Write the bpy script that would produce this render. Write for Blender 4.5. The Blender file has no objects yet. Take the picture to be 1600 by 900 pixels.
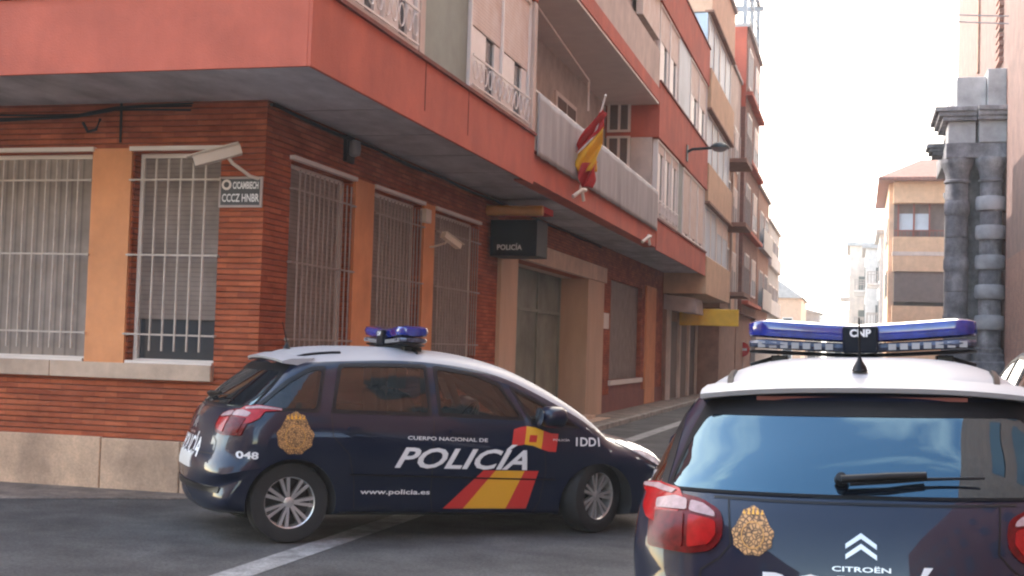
import bpy, bmesh, math, random
from math import radians as rad, sin, cos, pi
from mathutils import Vector, Matrix
from mathutils.bvhtree import BVHTree
random.seed(7)
sc = bpy.context.scene
COL = sc.collection

# ------------------------------------------------------------------ camera
CAMH = 1.62
cd = bpy.data.cameras.new('camera'); cam = bpy.data.objects.new('camera', cd); COL.objects.link(cam)
CM = Matrix.Rotation(rad(15.1743), 3, 'Z') @ Matrix.Rotation(rad(90 + 2.6269), 3, 'X') @ Matrix.Rotation(rad(1.7184), 3, 'Z')
cam.matrix_world = Matrix.Translation((0, 0, CAMH)) @ CM.to_4x4()
cd.lens = 45.0; cd.sensor_width = 36.0; cd.clip_start = 0.05; cd.clip_end = 2000
sc.camera = cam

# ------------------------------------------------------------------ sky and sun
SUN_EL, SUN_AZ = rad(33), rad(-68)          # azimuth from +Y towards +X
wd = bpy.data.worlds.new('World'); sc.world = wd; wd.use_nodes = True
nt = wd.node_tree; nd = nt.nodes; lk = nt.links
bg = nd['Background']; bg.inputs['Strength'].default_value = 0.15
sky = nd.new('ShaderNodeTexSky'); sky.sky_type = 'NISHITA'; sky.sun_disc = False
sky.sun_elevation = SUN_EL; sky.sun_rotation = SUN_AZ; sky.altitude = 100; sky.air_density = 1.0; sky.dust_density = 0.5
tc = nd.new('ShaderNodeTexCoord'); mp = nd.new('ShaderNodeMapping'); mp.inputs['Scale'].default_value = (.75, 1.9, 1.5); mp.inputs['Rotation'].default_value = (0, 0, .35)
nz = nd.new('ShaderNodeTexNoise'); nz.inputs['Scale'].default_value = 2.6; nz.inputs['Distortion'].default_value = .6; nz.inputs['Detail'].default_value = 8; nz.inputs['Roughness'].default_value = 0.56
sep = nd.new('ShaderNodeSeparateXYZ')
lk.new(tc.outputs['Generated'], mp.inputs[0]); lk.new(mp.outputs[0], nz.inputs['Vector']); lk.new(tc.outputs['Generated'], sep.inputs[0])
def wmath(op, a, b=None, c=None, clamp=False):
    m = nd.new('ShaderNodeMath'); m.operation = op; m.use_clamp = clamp
    for i, v in enumerate((a, b, c)):
        if v is None: continue
        if isinstance(v, (int, float)): m.inputs[i].default_value = v
        else: lk.new(v, m.inputs[i])
    return m.outputs[0]
bias = wmath('MULTIPLY_ADD', sep.outputs['Y'], 0.55, wmath('MULTIPLY', sep.outputs['Z'], -0.17))   # cloudier ahead and low down
cl = wmath('MULTIPLY_ADD', wmath('SUBTRACT', wmath('ADD', nz.outputs['Fac'], bias), 0.38), 2.6, 0.0, True)
vsc = nd.new('ShaderNodeVectorMath'); vsc.operation = 'MULTIPLY'; lk.new(sky.outputs[0], vsc.inputs[0]); vsc.inputs[1].default_value = (2.2, 2.0, 1.72)
mxw = nd.new('ShaderNodeMix'); mxw.data_type = 'RGBA'
lk.new(cl, mxw.inputs['Factor']); lk.new(vsc.outputs[0], mxw.inputs['A']); mxw.inputs['B'].default_value = (13.0, 11.6, 10.0, 1)
lk.new(mxw.outputs['Result'], bg.inputs['Color'])
sl = bpy.data.lights.new('sun', 'SUN'); sl.energy = 2.0; sl.angle = rad(0.5); sl.color = (1.0, 0.94, 0.86)
so = bpy.data.objects.new('sun', sl); COL.objects.link(so)
sd = Vector((sin(SUN_AZ) * cos(SUN_EL), cos(SUN_AZ) * cos(SUN_EL), sin(SUN_EL)))
so.rotation_euler = sd.to_track_quat('Z', 'Y').to_euler(); so.location = sd * 60
vs = sc.view_settings; vs.view_transform = 'Standard'; vs.look = 'None'; vs.exposure = 2.05; vs.gamma = 1.0; vs.use_curve_mapping = False
sc.cycles.max_bounces = 8; sc.cycles.transparent_max_bounces = 12
sc.cycles.filter_width = 2.2

# ------------------------------------------------------------------ helpers
def P(px, py, X=None, Y=None, Z=None):      # pixel of the photograph to a point on a world plane
    d = CM @ Vector(((px - 800) / 2000, -(py - 450) / 2000, -1.0))
    t = X / d.x if X is not None else (Y / d.y if Y is not None else (Z - CAMH) / d.z)
    return Vector((0, 0, CAMH)) + d * t
def PXz(px, py, X): return P(px, py, X=X)

def tag(o, label=None, cat=None, group=None, kind=None):
    if label: o['label'] = label
    if cat: o['category'] = cat
    if group: o['group'] = group
    if kind: o['kind'] = kind
    return o
def empty(name, loc, label=None, cat=None, group=None):
    o = bpy.data.objects.new(name, None); COL.objects.link(o); o.location = loc; o.empty_display_size = 0.2
    return tag(o, label, cat, group)

class MB:
    def __init__(s): s.v = []; s.f = []; s.m = []; s.mi = 0
    def add(s, vs, fs):
        n = len(s.v); s.v += [tuple(v) for v in vs]; s.f += [tuple(i + n for i in f) for f in fs]; s.m += [s.mi] * len(fs); return s
    def box(s, x0, x1, y0, y1, z0, z1, M=None):
        x0, x1 = sorted((x0, x1)); y0, y1 = sorted((y0, y1)); z0, z1 = sorted((z0, z1))
        vs = [Vector((x, y, z)) for z in (z0, z1) for y in (y0, y1) for x in (x0, x1)]
        if M: vs = [M @ v for v in vs]
        return s.add(vs, [(0, 2, 3, 1), (4, 5, 7, 6), (0, 1, 5, 4), (2, 6, 7, 3), (0, 4, 6, 2), (1, 3, 7, 5)])
    def tube(s, pts, r, n=8, r1=None):
        pts = [Vector(p) for p in pts]; rings = []
        for i, p in enumerate(pts):
            d = (pts[min(i + 1, len(pts) - 1)] - pts[max(i - 1, 0)]).normalized()
            a = d.cross(Vector((0, 0, 1)) if abs(d.z) < .9 else Vector((1, 0, 0))).normalized(); b = d.cross(a)
            rr = r if r1 is None else r + (r1 - r) * i / (len(pts) - 1)
            rings.append([p + (a * cos(2 * pi * k / n) + b * sin(2 * pi * k / n)) * rr for k in range(n)])
        vs = [v for g in rings for v in g]; fs = []
        for i in range(len(pts) - 1):
            for k in range(n): fs.append((i * n + k, i * n + (k + 1) % n, (i + 1) * n + (k + 1) % n, (i + 1) * n + k))
        fs.append(tuple(range(n))[::-1]); fs.append(tuple((len(pts) - 1) * n + k for k in range(n)))
        return s.add(vs, fs)
    def lathe(s, prof, n=24, M=None, cap=True):   # prof: (r, z)
        vs = [Vector((r * cos(2 * pi * k / n), r * sin(2 * pi * k / n), z)) for r, z in prof for k in range(n)]
        if M: vs = [M @ v for v in vs]
        fs = [(i * n + k, i * n + (k + 1) % n, (i + 1) * n + (k + 1) % n, (i + 1) * n + k) for i in range(len(prof) - 1) for k in range(n)]
        if cap: fs.append(tuple(range(n))[::-1]); fs.append(tuple((len(prof) - 1) * n + k for k in range(n)))
        return s.add(vs, fs)
    def prism(s, poly, axis, a, b, M=None):       # poly in the two other axes (in order xyz minus axis)
        def mk(p, t):
            q = list(p); q.insert({'x': 0, 'y': 1, 'z': 2}[axis], t); return Vector(q)
        n = len(poly); vs = [mk(p, a) for p in poly] + [mk(p, b) for p in poly]
        if M: vs = [M @ v for v in vs]
        fs = [tuple(range(n))[::-1], tuple(range(n, 2 * n))] + [(i, (i + 1) % n, n + (i + 1) % n, n + i) for i in range(n)]
        return s.add(vs, fs)
    def mesh(s, name, mats, smooth=None):
        me = bpy.data.meshes.new(name); me.from_pydata(s.v, [], s.f)
        for m in (mats if isinstance(mats, (list, tuple)) else [mats]): me.materials.append(m)
        for p, i in zip(me.polygons, s.m): p.material_index = i
        bm = bmesh.new(); bm.from_mesh(me); bmesh.ops.recalc_face_normals(bm, faces=bm.faces); bm.to_mesh(me); bm.free()
        if smooth is not None: shade(me, smooth)
        return me
    def build(s, name, mats, parent=None, smooth=None, world=True, bevel=0):
        return link(name, s.mesh(name, mats, smooth), parent, world, bevel)

def shade(me, ang=40):
    me.polygons.foreach_set('use_smooth', [True] * len(me.polygons)); me.set_sharp_from_angle(angle=rad(ang)); me.update()
def link(name, me, parent=None, world=True, bevel=0):
    o = bpy.data.objects.new(name, me); COL.objects.link(o)
    if parent is not None:
        o.parent = parent
        if world:                                 # mesh given in world space
            L = Vector((0, 0, 0)); p = parent
            while p is not None:
                L += Vector(p.location); p = p.parent
            me.transform(Matrix.Translation(-L))
    if bevel:
        m = o.modifiers.new('bevel', 'BEVEL'); m.width = bevel; m.segments = 2; m.limit_method = 'ANGLE'
    return o

# ------------------------------------------------------------------ materials
def newmat(name):
    m = bpy.data.materials.new(name); m.use_nodes = True
    return m, m.node_tree.nodes, m.node_tree.links, m.node_tree.nodes['Principled BSDF']
def worldpos(n, l, scale=(1, 1, 1)):
    g = n.new('ShaderNodeNewGeometry'); mp = n.new('ShaderNodeMapping'); mp.inputs['Scale'].default_value = scale
    l.new(g.outputs['Position'], mp.inputs[0]); return mp.outputs[0]
def mat(name, col, rough=.6, metal=0, streak=0, grain=0, coat=0, var=.12, vscale=3.0, bump=0, bscale=40, ior=1.5, vcol=None, vs3=(1, 1, 1), spec=None, coatr=.05):
    m, n, l, b = newmat(name)
    b.inputs['Roughness'].default_value = rough; b.inputs['Metallic'].default_value = metal
    b.inputs['Coat Weight'].default_value = coat; b.inputs['Coat Roughness'].default_value = coatr; b.inputs['IOR'].default_value = ior
    if spec is not None: b.inputs['Specular IOR Level'].default_value = spec
    c = (*col, 1)
    if var:
        t = n.new('ShaderNodeTexNoise'); t.inputs['Scale'].default_value = vscale; t.inputs['Detail'].default_value = 6; t.inputs['Roughness'].default_value = .62
        l.new(worldpos(n, l, vs3), t.inputs['Vector'])
        r = n.new('ShaderNodeValToRGB'); r.color_ramp.elements[0].position = .32; r.color_ramp.elements[1].position = .7
        d = vcol if vcol else tuple(x * (1 - 2 * var) for x in col)
        r.color_ramp.elements[0].color = (*d, 1); r.color_ramp.elements[1].color = (*[min(1, x * (1 + var)) for x in col], 1)
        l.new(t.outputs['Fac'], r.inputs[0]); outc = r.outputs[0]
        if streak:
            for sc3, lo, k in (((2.4, 2.4, .35), .38, streak * .7), ((1.1, 1.1, .9), .44, streak)):
                t3 = n.new('ShaderNodeTexNoise'); t3.inputs['Scale'].default_value = 1.0; t3.inputs['Detail'].default_value = 7; t3.inputs['Roughness'].default_value = .68
                l.new(worldpos(n, l, sc3), t3.inputs['Vector'])
                r3 = n.new('ShaderNodeValToRGB'); r3.color_ramp.elements[0].position = lo; r3.color_ramp.elements[1].position = lo + .22
                r3.color_ramp.elements[0].color = (1 - k, 1 - k, 1 - k * .9, 1); r3.color_ramp.elements[1].color = (1, 1, 1, 1); l.new(t3.outputs['Fac'], r3.inputs[0])
                mx = n.new('ShaderNodeMix'); mx.data_type = 'RGBA'; mx.blend_type = 'MULTIPLY'; mx.inputs['Factor'].default_value = 1
                l.new(outc, mx.inputs['A']); l.new(r3.outputs[0], mx.inputs['B']); outc = mx.outputs['Result']
        if grain:
            t4 = n.new('ShaderNodeTexNoise'); t4.inputs['Scale'].default_value = 38; t4.inputs['Detail'].default_value = 5; t4.inputs['Roughness'].default_value = .8; l.new(worldpos(n, l), t4.inputs['Vector'])
            r4 = n.new('ShaderNodeValToRGB'); r4.color_ramp.elements[0].position = .36; r4.color_ramp.elements[1].position = .66
            r4.color_ramp.elements[0].color = (1 - grain, 1 - grain, 1 - grain, 1); r4.color_ramp.elements[1].color = (1 + grain, 1 + grain, 1 + grain, 1); l.new(t4.outputs['Fac'], r4.inputs[0])
            mx = n.new('ShaderNodeMix'); mx.data_type = 'RGBA'; mx.blend_type = 'MULTIPLY'; mx.inputs['Factor'].default_value = 1
            l.new(outc, mx.inputs['A']); l.new(r4.outputs[0], mx.inputs['B']); outc = mx.outputs['Result']
        l.new(outc, b.inputs['Base Color'])
    else: b.inputs['Base Color'].default_value = c
    if bump:
        t2 = n.new('ShaderNodeTexNoise'); t2.inputs['Scale'].default_value = bscale; t2.inputs['Detail'].default_value = 4
        l.new(worldpos(n, l), t2.inputs['Vector'])
        bp = n.new('ShaderNodeBump'); bp.inputs['Strength'].default_value = bump; bp.inputs['Distance'].default_value = .02
        l.new(t2.outputs['Fac'], bp.inputs['Height']); l.new(bp.outputs[0], b.inputs['Normal'])
    return m
def brickmat(name, c1, c2, mortar, bw=.25, bh=.062, msize=.009, bump=.6):
    m, n, l, b = newmat(name); b.inputs['Roughness'].default_value = .85
    g = n.new('ShaderNodeNewGeometry'); s = n.new('ShaderNodeSeparateXYZ'); l.new(g.outputs['Position'], s.inputs[0])
    a = n.new('ShaderNodeMath'); a.operation = 'ADD'; l.new(s.outputs[0], a.inputs[0]); l.new(s.outputs[1], a.inputs[1])
    cb = n.new('ShaderNodeCombineXYZ'); l.new(a.outputs[0], cb.inputs[0]); l.new(s.outputs[2], cb.inputs[1])
    t = n.new('ShaderNodeTexBrick'); l.new(cb.outputs[0], t.inputs['Vector'])
    t.inputs['Color1'].default_value = (*c1, 1); t.inputs['Color2'].default_value = (*c2, 1); t.inputs['Mortar'].default_value = (*mortar, 1)
    t.inputs['Scale'].default_value = 1; t.inputs['Brick Width'].default_value = bw; t.inputs['Row Height'].default_value = bh
    t.inputs['Mortar Size'].default_value = msize; t.inputs['Mortar Smooth'].default_value = .3; t.inputs['Bias'].default_value = -.1
    nz = n.new('ShaderNodeTexNoise'); nz.inputs['Scale'].default_value = 1.7; nz.inputs['Detail'].default_value = 8; nz.inputs['Roughness'].default_value = .7
    l.new(g.outputs['Position'], nz.inputs['Vector'])
    r = n.new('ShaderNodeValToRGB'); r.color_ramp.elements[0].position = .3; r.color_ramp.elements[1].position = .72
    r.color_ramp.elements[0].color = (.55, .5, .48, 1); r.color_ramp.elements[1].color = (1.15, 1.12, 1.1, 1)
    l.new(nz.outputs['Fac'], r.inputs[0])
    mx = n.new('ShaderNodeMix'); mx.data_type = 'RGBA'; mx.blend_type = 'MULTIPLY'; mx.inputs['Factor'].default_value = 1
    l.new(t.outputs['Color'], mx.inputs['A']); l.new(r.outputs[0], mx.inputs['B']); l.new(mx.outputs['Result'], b.inputs['Base Color'])
    bp = n.new('ShaderNodeBump'); bp.inputs['Strength'].default_value = bump; bp.inputs['Distance'].default_value = .012; bp.invert = True
    l.new(t.outputs['Fac'], bp.inputs['Height']); l.new(bp.outputs[0], b.inputs['Normal'])
    return m
def coursemat(name, c1, c2, joint, row=.06):
    m, n, l, b = newmat(name); b.inputs['Roughness'].default_value = .9; b.inputs['Specular IOR Level'].default_value = .2
    g = n.new('ShaderNodeNewGeometry'); s = n.new('ShaderNodeSeparateXYZ'); l.new(g.outputs['Position'], s.inputs[0])
    def mt(op, x, y=None, z=None, clamp=False):
        q = n.new('ShaderNodeMath'); q.operation = op; q.use_clamp = clamp
        for i, v in enumerate((x, y, z)):
            if v is None: continue
            if isinstance(v, (int, float)): q.inputs[i].default_value = v
            else: l.new(v, q.inputs[i])
        return q.outputs[0]
    def noise(sc, scale=(1, 1, 1), det=6, ro=.65):
        t = n.new('ShaderNodeTexNoise'); t.inputs['Scale'].default_value = sc; t.inputs['Detail'].default_value = det; t.inputs['Roughness'].default_value = ro
        l.new(worldpos(n, l, scale), t.inputs['Vector']); return t.outputs['Fac']
    h = mt('ADD', s.outputs[0], s.outputs[1]); cb = n.new('ShaderNodeCombineXYZ'); l.new(h, cb.inputs[0]); l.new(s.outputs[2], cb.inputs[1])
    t = n.new('ShaderNodeTexBrick'); l.new(cb.outputs[0], t.inputs['Vector'])
    mid = tuple(.5 * (a + b_) * .8 for a, b_ in zip(c1, c2))
    t.inputs['Color1'].default_value = (*c1, 1); t.inputs['Color2'].default_value = (*c2, 1); t.inputs['Mortar'].default_value = (*mid, 1)
    t.inputs['Scale'].default_value = 1; t.inputs['Brick Width'].default_value = .27; t.inputs['Row Height'].default_value = row; t.inputs['Mortar Size'].default_value = .004; t.inputs['Mortar Smooth'].default_value = .4
    wob = mt('MULTIPLY_ADD', noise(9), .010, s.outputs[2]); fr = mt('FRACT', mt('DIVIDE', wob, row))
    edge = mt('MINIMUM', fr, mt('SUBTRACT', 1.0, fr)); line = mt('SUBTRACT', 1.0, mt('MULTIPLY', edge, 5.5, None, True), None, True)
    lm = mt('MULTIPLY', line, mt('MULTIPLY_ADD', noise(3.0), 1.3, .1, True), None, True)
    m1 = n.new('ShaderNodeMix'); m1.data_type = 'RGBA'; l.new(lm, m1.inputs['Factor']); l.new(t.outputs['Color'], m1.inputs['A']); m1.inputs['B'].default_value = (*joint, 1)
    r = n.new('ShaderNodeValToRGB'); r.color_ramp.elements[0].position = .32; r.color_ramp.elements[1].position = .68
    r.color_ramp.elements[0].color = (.58, .52, .50, 1); r.color_ramp.elements[1].color = (1.12, 1.1, 1.08, 1); l.new(noise(1.5, (1, 1, 2.2), 9, .72), r.inputs[0])
    m2 = n.new('ShaderNodeMix'); m2.data_type = 'RGBA'; m2.blend_type = 'MULTIPLY'; m2.inputs['Factor'].default_value = 1
    l.new(m1.outputs['Result'], m2.inputs['A']); l.new(r.outputs[0], m2.inputs['B']); l.new(m2.outputs['Result'], b.inputs['Base Color'])
    bp = n.new('ShaderNodeBump'); bp.inputs['Strength'].default_value = .9; bp.inputs['Distance'].default_value = .015; bp.invert = True
    l.new(mt('ADD', line, mt('MULTIPLY', noise(60), .3)), bp.inputs['Height']); l.new(bp.outputs[0], b.inputs['Normal'])
    return m
def glassmat(name, tint, refl=1.5, rough=.02, dark=0.0):
    m = bpy.data.materials.new(name); m.use_nodes = True; n = m.node_tree.nodes; l = m.node_tree.links; n.clear()
    o = n.new('ShaderNodeOutputMaterial'); tr = n.new('ShaderNodeBsdfTransparent'); tr.inputs[0].default_value = (*tint, 1)
    gl = n.new('ShaderNodeBsdfGlossy'); gl.inputs['Roughness'].default_value = rough; gl.inputs[0].default_value = (1, 1, 1, 1)
    fr = n.new('ShaderNodeFresnel'); fr.inputs[0].default_value = refl; mx = n.new('ShaderNodeMixShader')
    l.new(fr.outputs[0], mx.inputs[0]); l.new(tr.outputs[0], mx.inputs[1]); l.new(gl.outputs[0], mx.inputs[2]); l.new(mx.outputs[0], o.inputs[0])
    return m
def stripemat(name, c1, c2, scale, axis='z', rough=.6, bump=.5):      # slats or folds of one surface
    m, n, l, b = newmat(name); b.inputs['Roughness'].default_value = rough
    g = n.new('ShaderNodeNewGeometry'); s = n.new('ShaderNodeSeparateXYZ'); l.new(g.outputs['Position'], s.inputs[0])
    if axis == 'z': src = s.outputs[2]
    else:
        a = n.new('ShaderNodeMath'); a.operation = 'ADD'; l.new(s.outputs[0], a.inputs[0]); l.new(s.outputs[1], a.inputs[1]); src = a.outputs[0]
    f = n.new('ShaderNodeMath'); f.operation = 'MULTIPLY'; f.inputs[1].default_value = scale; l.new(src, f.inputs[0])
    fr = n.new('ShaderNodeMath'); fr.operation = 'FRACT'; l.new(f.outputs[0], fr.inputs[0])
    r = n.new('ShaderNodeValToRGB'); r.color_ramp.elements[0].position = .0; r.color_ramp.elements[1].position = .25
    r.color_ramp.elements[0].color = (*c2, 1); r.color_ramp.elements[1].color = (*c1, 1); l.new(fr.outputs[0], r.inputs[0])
    nz = n.new('ShaderNodeTexNoise'); nz.inputs['Scale'].default_value = 4; nz.inputs['Detail'].default_value = 5; l.new(g.outputs['Position'], nz.inputs['Vector'])
    mx = n.new('ShaderNodeMix'); mx.data_type = 'RGBA'; mx.blend_type = 'OVERLAY'; mx.inputs['Factor'].default_value = .5
    l.new(r.outputs[0], mx.inputs['A']); l.new(nz.outputs['Fac'], mx.inputs['B']); l.new(mx.outputs['Result'], b.inputs['Base Color'])
    bp = n.new('ShaderNodeBump'); bp.inputs['Strength'].default_value = bump; bp.inputs['Distance'].default_value = .01
    l.new(fr.outputs[0], bp.inputs['Height']); l.new(bp.outputs[0], b.inputs['Normal'])
    return m

M = {}
M['asphalt'] = mat('asphalt', (.135, .130, .122), .9, streak=.22, grain=.42, spec=.25, var=.22, vscale=1.3, bump=.7, bscale=160)
M['paint_line'] = mat('road_paint', (.27, .265, .255), .8, grain=.3, var=.35, vscale=5, vcol=(.14, .135, .128), bump=.3, bscale=120)
M['pavement'] = mat('pavement', (.33, .265, .205), .9, streak=.3, grain=.3, var=.25, vscale=2.5, bump=.5, bscale=60)
M['kerb'] = mat('kerb_stone', (.30, .27, .23), .9, var=.25, vscale=4, bump=.5)
M['brick'] = coursemat('red_brick', (.54, .155, .070), (.37, .095, .046), (.20, .09, .06))
M['brick_dark'] = brickmat('church_brick', (.30, .13, .09), (.22, .09, .065), (.22, .16, .13), bh=.07)
M['stone'] = mat('plinth_stone', (.70, .49, .33), .85, streak=.2, grain=.14, var=.14, vscale=2.2, bump=.35, bscale=50)
M['sill'] = mat('sill_stone', (.70, .53, .39), .8, streak=.15, var=.12, vscale=3, bump=.2)
M['orange'] = mat('orange_render', (.80, .35, .15), .85, streak=.10, var=.08, vscale=1.8, bump=.2, bscale=70)
M['red'] = mat('red_render', (.58, .135, .078), .85, streak=.13, var=.09, vscale=1.1, bump=.3, bscale=60)
M['red_edge'] = mat('red_coping', (.20, .045, .03), .8, var=.2)
M['soffit'] = mat('soffit_grey', (.62, .61, .62), .9, streak=.15, var=.2, vscale=1.6, bump=.25, bscale=30, vs3=(1, .4, 1))
M['cream'] = mat('cream_render', (.72, .59, .49), .85, streak=.18, var=.08, vscale=1.5, bump=.15)
M['cream_dark'] = mat('balcony_wall_render', (.52, .47, .42), .9, var=.12)
M['whiteframe'] = mat('white_aluminium', (.78, .72, .66), .45, var=.04)
M['bar'] = mat('grille_metal', (.55, .48, .42), .5, var=.1, vscale=9)
M['bar_dark'] = mat('grille_grey_metal', (.36, .30, .27), .55, var=.1, vscale=9)
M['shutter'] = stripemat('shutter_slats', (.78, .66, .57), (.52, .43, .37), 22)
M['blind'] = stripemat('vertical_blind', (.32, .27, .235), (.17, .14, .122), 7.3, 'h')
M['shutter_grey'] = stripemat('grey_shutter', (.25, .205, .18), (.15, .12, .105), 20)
M['greenpanel'] = mat('green_grey_panel', (.25, .29, .24), .6, var=.08)
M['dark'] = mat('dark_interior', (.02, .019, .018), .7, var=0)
M['winglass'] = mat('window_glass', (.05, .06, .07), .12, var=0, ior=1.45)
M['blueglass'] = mat('pale_reflecting_glass', (.50, .58, .64), .5, var=.1, vscale=.6, ior=1.3)
M['doorglass'] = mat('green_door_glass', (.26, .30, .25), .45, spec=.2, var=.2, vscale=1, ior=1.5)
M['marble'] = mat('entrance_stone', (.55, .37, .24), .6, var=.10, vscale=1.4, vs3=(1, 1, .3))
M['darkred'] = mat('dark_red_panel', (.24, .075, .055), .8, var=.1)
M['fabric'] = mat('grey_screen_fabric', (.40, .385, .375), .9, var=.12, vscale=1.3, vs3=(1, 1.5, .4))
M['black'] = mat('black_plastic', (.012, .012, .013), .45, var=0)
M['cable'] = mat('cable_rubber', (.012, .012, .012), .7, var=0)
M['camwhite'] = mat('camera_housing', (.70, .62, .52), .5, var=.05)
M['signblack'] = mat('sign_navy', (.004, .007, .014), .5, var=0, spec=.15)
M['gold'] = mat('sign_gold', (.60, .30, .07), .4, var=.1)
M['signred'] = mat('flag_red', (.50, .022, .02), .7, var=.08)
M['flagyellow'] = mat('flag_yellow', (.80, .42, .02), .7, var=.08)
M['white'] = mat('white_lettering', (.78, .78, .78), .5, var=0)
M['signgrey'] = mat('plate_dark', (.05, .055, .06), .5, var=0)
M['lampgreen'] = mat('lamp_housing', (.02, .035, .035), .5, var=0)
M['salmon'] = mat('salmon_render', (.66, .42, .28), .85, var=.08)
M['peach'] = mat('peach_render', (.70, .46, .28), .85, streak=.10, var=.07)
M['churchpink'] = mat('church_plaster', (.21, .122, .10), .9, streak=.12, grain=.25, var=.15, vscale=1.8, bump=.6, bscale=9)
M['greystone'] = mat('portal_stone', (.38, .355, .345), .9, streak=.4, grain=.3, var=.32, vscale=1.4, bump=.8, bscale=7)
M['greystone2'] = mat('portal_stone_pale', (.40, .38, .375), .9, var=.2, vscale=1.1, bump=.5, bscale=7)
M['brownwall'] = mat('brown_render', (.30, .16, .11), .9, var=.15)
M['brownblind'] = mat('brown_blind', (.15, .115, .10), .7, var=.1)
M['tile'] = stripemat('roof_tiles', (.22, .085, .06), (.12, .05, .038), 4, 'h')
M['yellow'] = mat('yellow_sign', (.85, .50, .02), .5, var=.08)
M['awning'] = mat('pale_awning', (.48, .40, .37), .8, var=.1)
M['skyblue_sign'] = mat('blue_sign', (.03, .08, .40), .5, var=0)
M['housepale'] = mat('pale_house_render', (.62, .58, .55), .9, var=.1)
M['housegrey'] = mat('grey_house_render', (.42, .39, .37), .9, var=.12)
M['metalgrey'] = mat('grey_metal', (.30, .30, .31), .5, metal=.3, var=.1)
M['mint'] = mat('mint_render', (.36, .40, .36), .85, var=.08)

# ------------------------------------------------------------------ ground, roads, pavements
g = MB(); g.box(-400, 400, -300, 900, -.6, -.004); tag(g.build('ground', M['asphalt']), kind='structure')
def sheet(name, x0, x1, y0, y1, z, m):
    s = MB(); s.add([(x0, y0, z), (x1, y0, z), (x1, y1, z), (x0, y1, z)], [(0, 1, 2, 3)]); return tag(s.build(name, m), kind='structure')
sheet('street', -4.95, 3.6, -30, 160, .0, M['asphalt'])
sheet('side_street', -80, -4.95, 2.0, 11.2, .0, M['asphalt'])
# pavement strips: ramped and ragged along the left facade, level along the street
def ragged(x0, x1, yb, yf, z, n=40):
    s = MB(); top = []
    for i in range(n + 1):
        x = x0 + (x1 - x0) * i / n; k = i / n
        y = yf + (yb - .1 - yf) * max(0, (k - .86) / .14) ** 1.3 + random.uniform(-.03, .03)
        top.append((x, y))
    vs = [(x, yb + .3, z) for x, y in top] + [(x, y, z) for x, y in top] + [(x, y - .03, 0.001) for x, y in top]; m = n + 1
    fs = [(i, i + 1, m + i + 1, m + i) for i in range(n)] + [(m + i, m + i + 1, 2 * m + i + 1, 2 * m + i) for i in range(n)]
    s.add(vs, fs); return s
tag(ragged(-30, -6.1, 11.98, 10.35, .012, 150).build('pavement', M['pavement']), kind='structure')
s = MB(); s.box(-6.2, -5.05, 12.6, 160, -.1, .09); tag(s.build('pavement', M['pavement']), kind='structure')
s = MB()
for i in range(60): s.box(-5.05, -4.92, 12.6 + i * 1.0, 12.6 + i * 1.0 + .985, -.1, .10)
tag(s.build('kerb', M['kerb'], bevel=.012), kind='structure')
s = MB(); s.box(3.6, 5.6, -30, 160, -.1, .12); tag(s.build('pavement', M['pavement']), kind='structure')
s = MB()
n = 50
for i in range(n):
    y0 = 4.5 + i * 1.1; y1 = y0 + 1.1
    def lx(y): return -4.10 * 1 + (y - 8) * .011
    s.add([(lx(y0) - .13, y0, .004), (lx(y0) + .13, y0, .004), (lx(y1) + .13, y1, .004), (lx(y1) - .13, y1, .004)], [(0, 1, 2, 3)])
tag(s.build('road_marking', M['paint_line']), kind='structure')

# ------------------------------------------------------------------ the brick corner building
XF, YF = -5.92, 11.98
XO, YO = -4.62, 10.15
b1 = empty('corner_building', (XF, YF, 0), 'red brick corner building with orange pilasters, red bays and barred ground floor windows', 'building')
XL = -24.0; YE = 39.95
def pieces(a0, a1, z0, z1, ops):
    """rectangles covering a wall around its openings"""
    out = []; ops = sorted(ops); c = a0
    for (o0, o1, w0, w1) in ops:
        if o0 > c: out.append((c, o0, z0, z1))
        if w0 > z0: out.append((o0, o1, z0, w0))
        if w1 < z1: out.append((o0, o1, w1, z1))
        c = o1
    if c < a1: out.append((c, a1, z0, z1))
    return out
winL = [(-14.3, -12.7, 1.335, 3.56), (-12.1, -10.7, 1.335, 3.56), (-10.2, -7.94, 1.335, 3.56), (-7.43, -6.42, 1.335, 3.56)]
winR = [(12.60, 14.32, 1.33, 3.55), (15.02, 16.86, 1.33, 3.55), (17.42, 19.62, 1.33, 3.55)]
door = (21.96, 28.14, 0.1, 3.2)
winD = (31.2, 35.9, .86, 3.38)
w = MB()
for a, b_, z0, z1 in pieces(XL, XF, .52, 4.16, winL): w.box(a, b_, YF, YF + .3, z0, z1)
for a, b_, z0, z1 in pieces(YF + .3, YE, .52, 4.16, winR + [(door[0], door[1], .52, 3.2), winD]): w.box(XF - .3, XF, a, b_, z0, z1)
w.build('brick_wall', M['brick'], b1)
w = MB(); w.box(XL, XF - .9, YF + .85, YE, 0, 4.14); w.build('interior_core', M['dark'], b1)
# plinth of stone blocks with open joints
w = MB()
x = XF + .05
for L in (.87, .93, 1.25, 1.5, 1.3, 1.45, 1.3, 1.5, 1.4, 1.3, 1.4, 1.4, 1.3):
    w.box(x - L + .012, x, YF - .05, YF + .1, 0, .54 + random.uniform(-.004, .004)); x -= L
y = YF + .1
while y < 20.9: w.box(XF - .1, XF + .05, y, y + 1.35, 0, .525); y += 1.362
w.build('plinth', M['stone'], b1, bevel=.012)
w = MB(); w.box(XF - .1, XF + .03, 28.2, YE, 0, .52); w.build('plinth', M['darkred'], b1)
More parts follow.
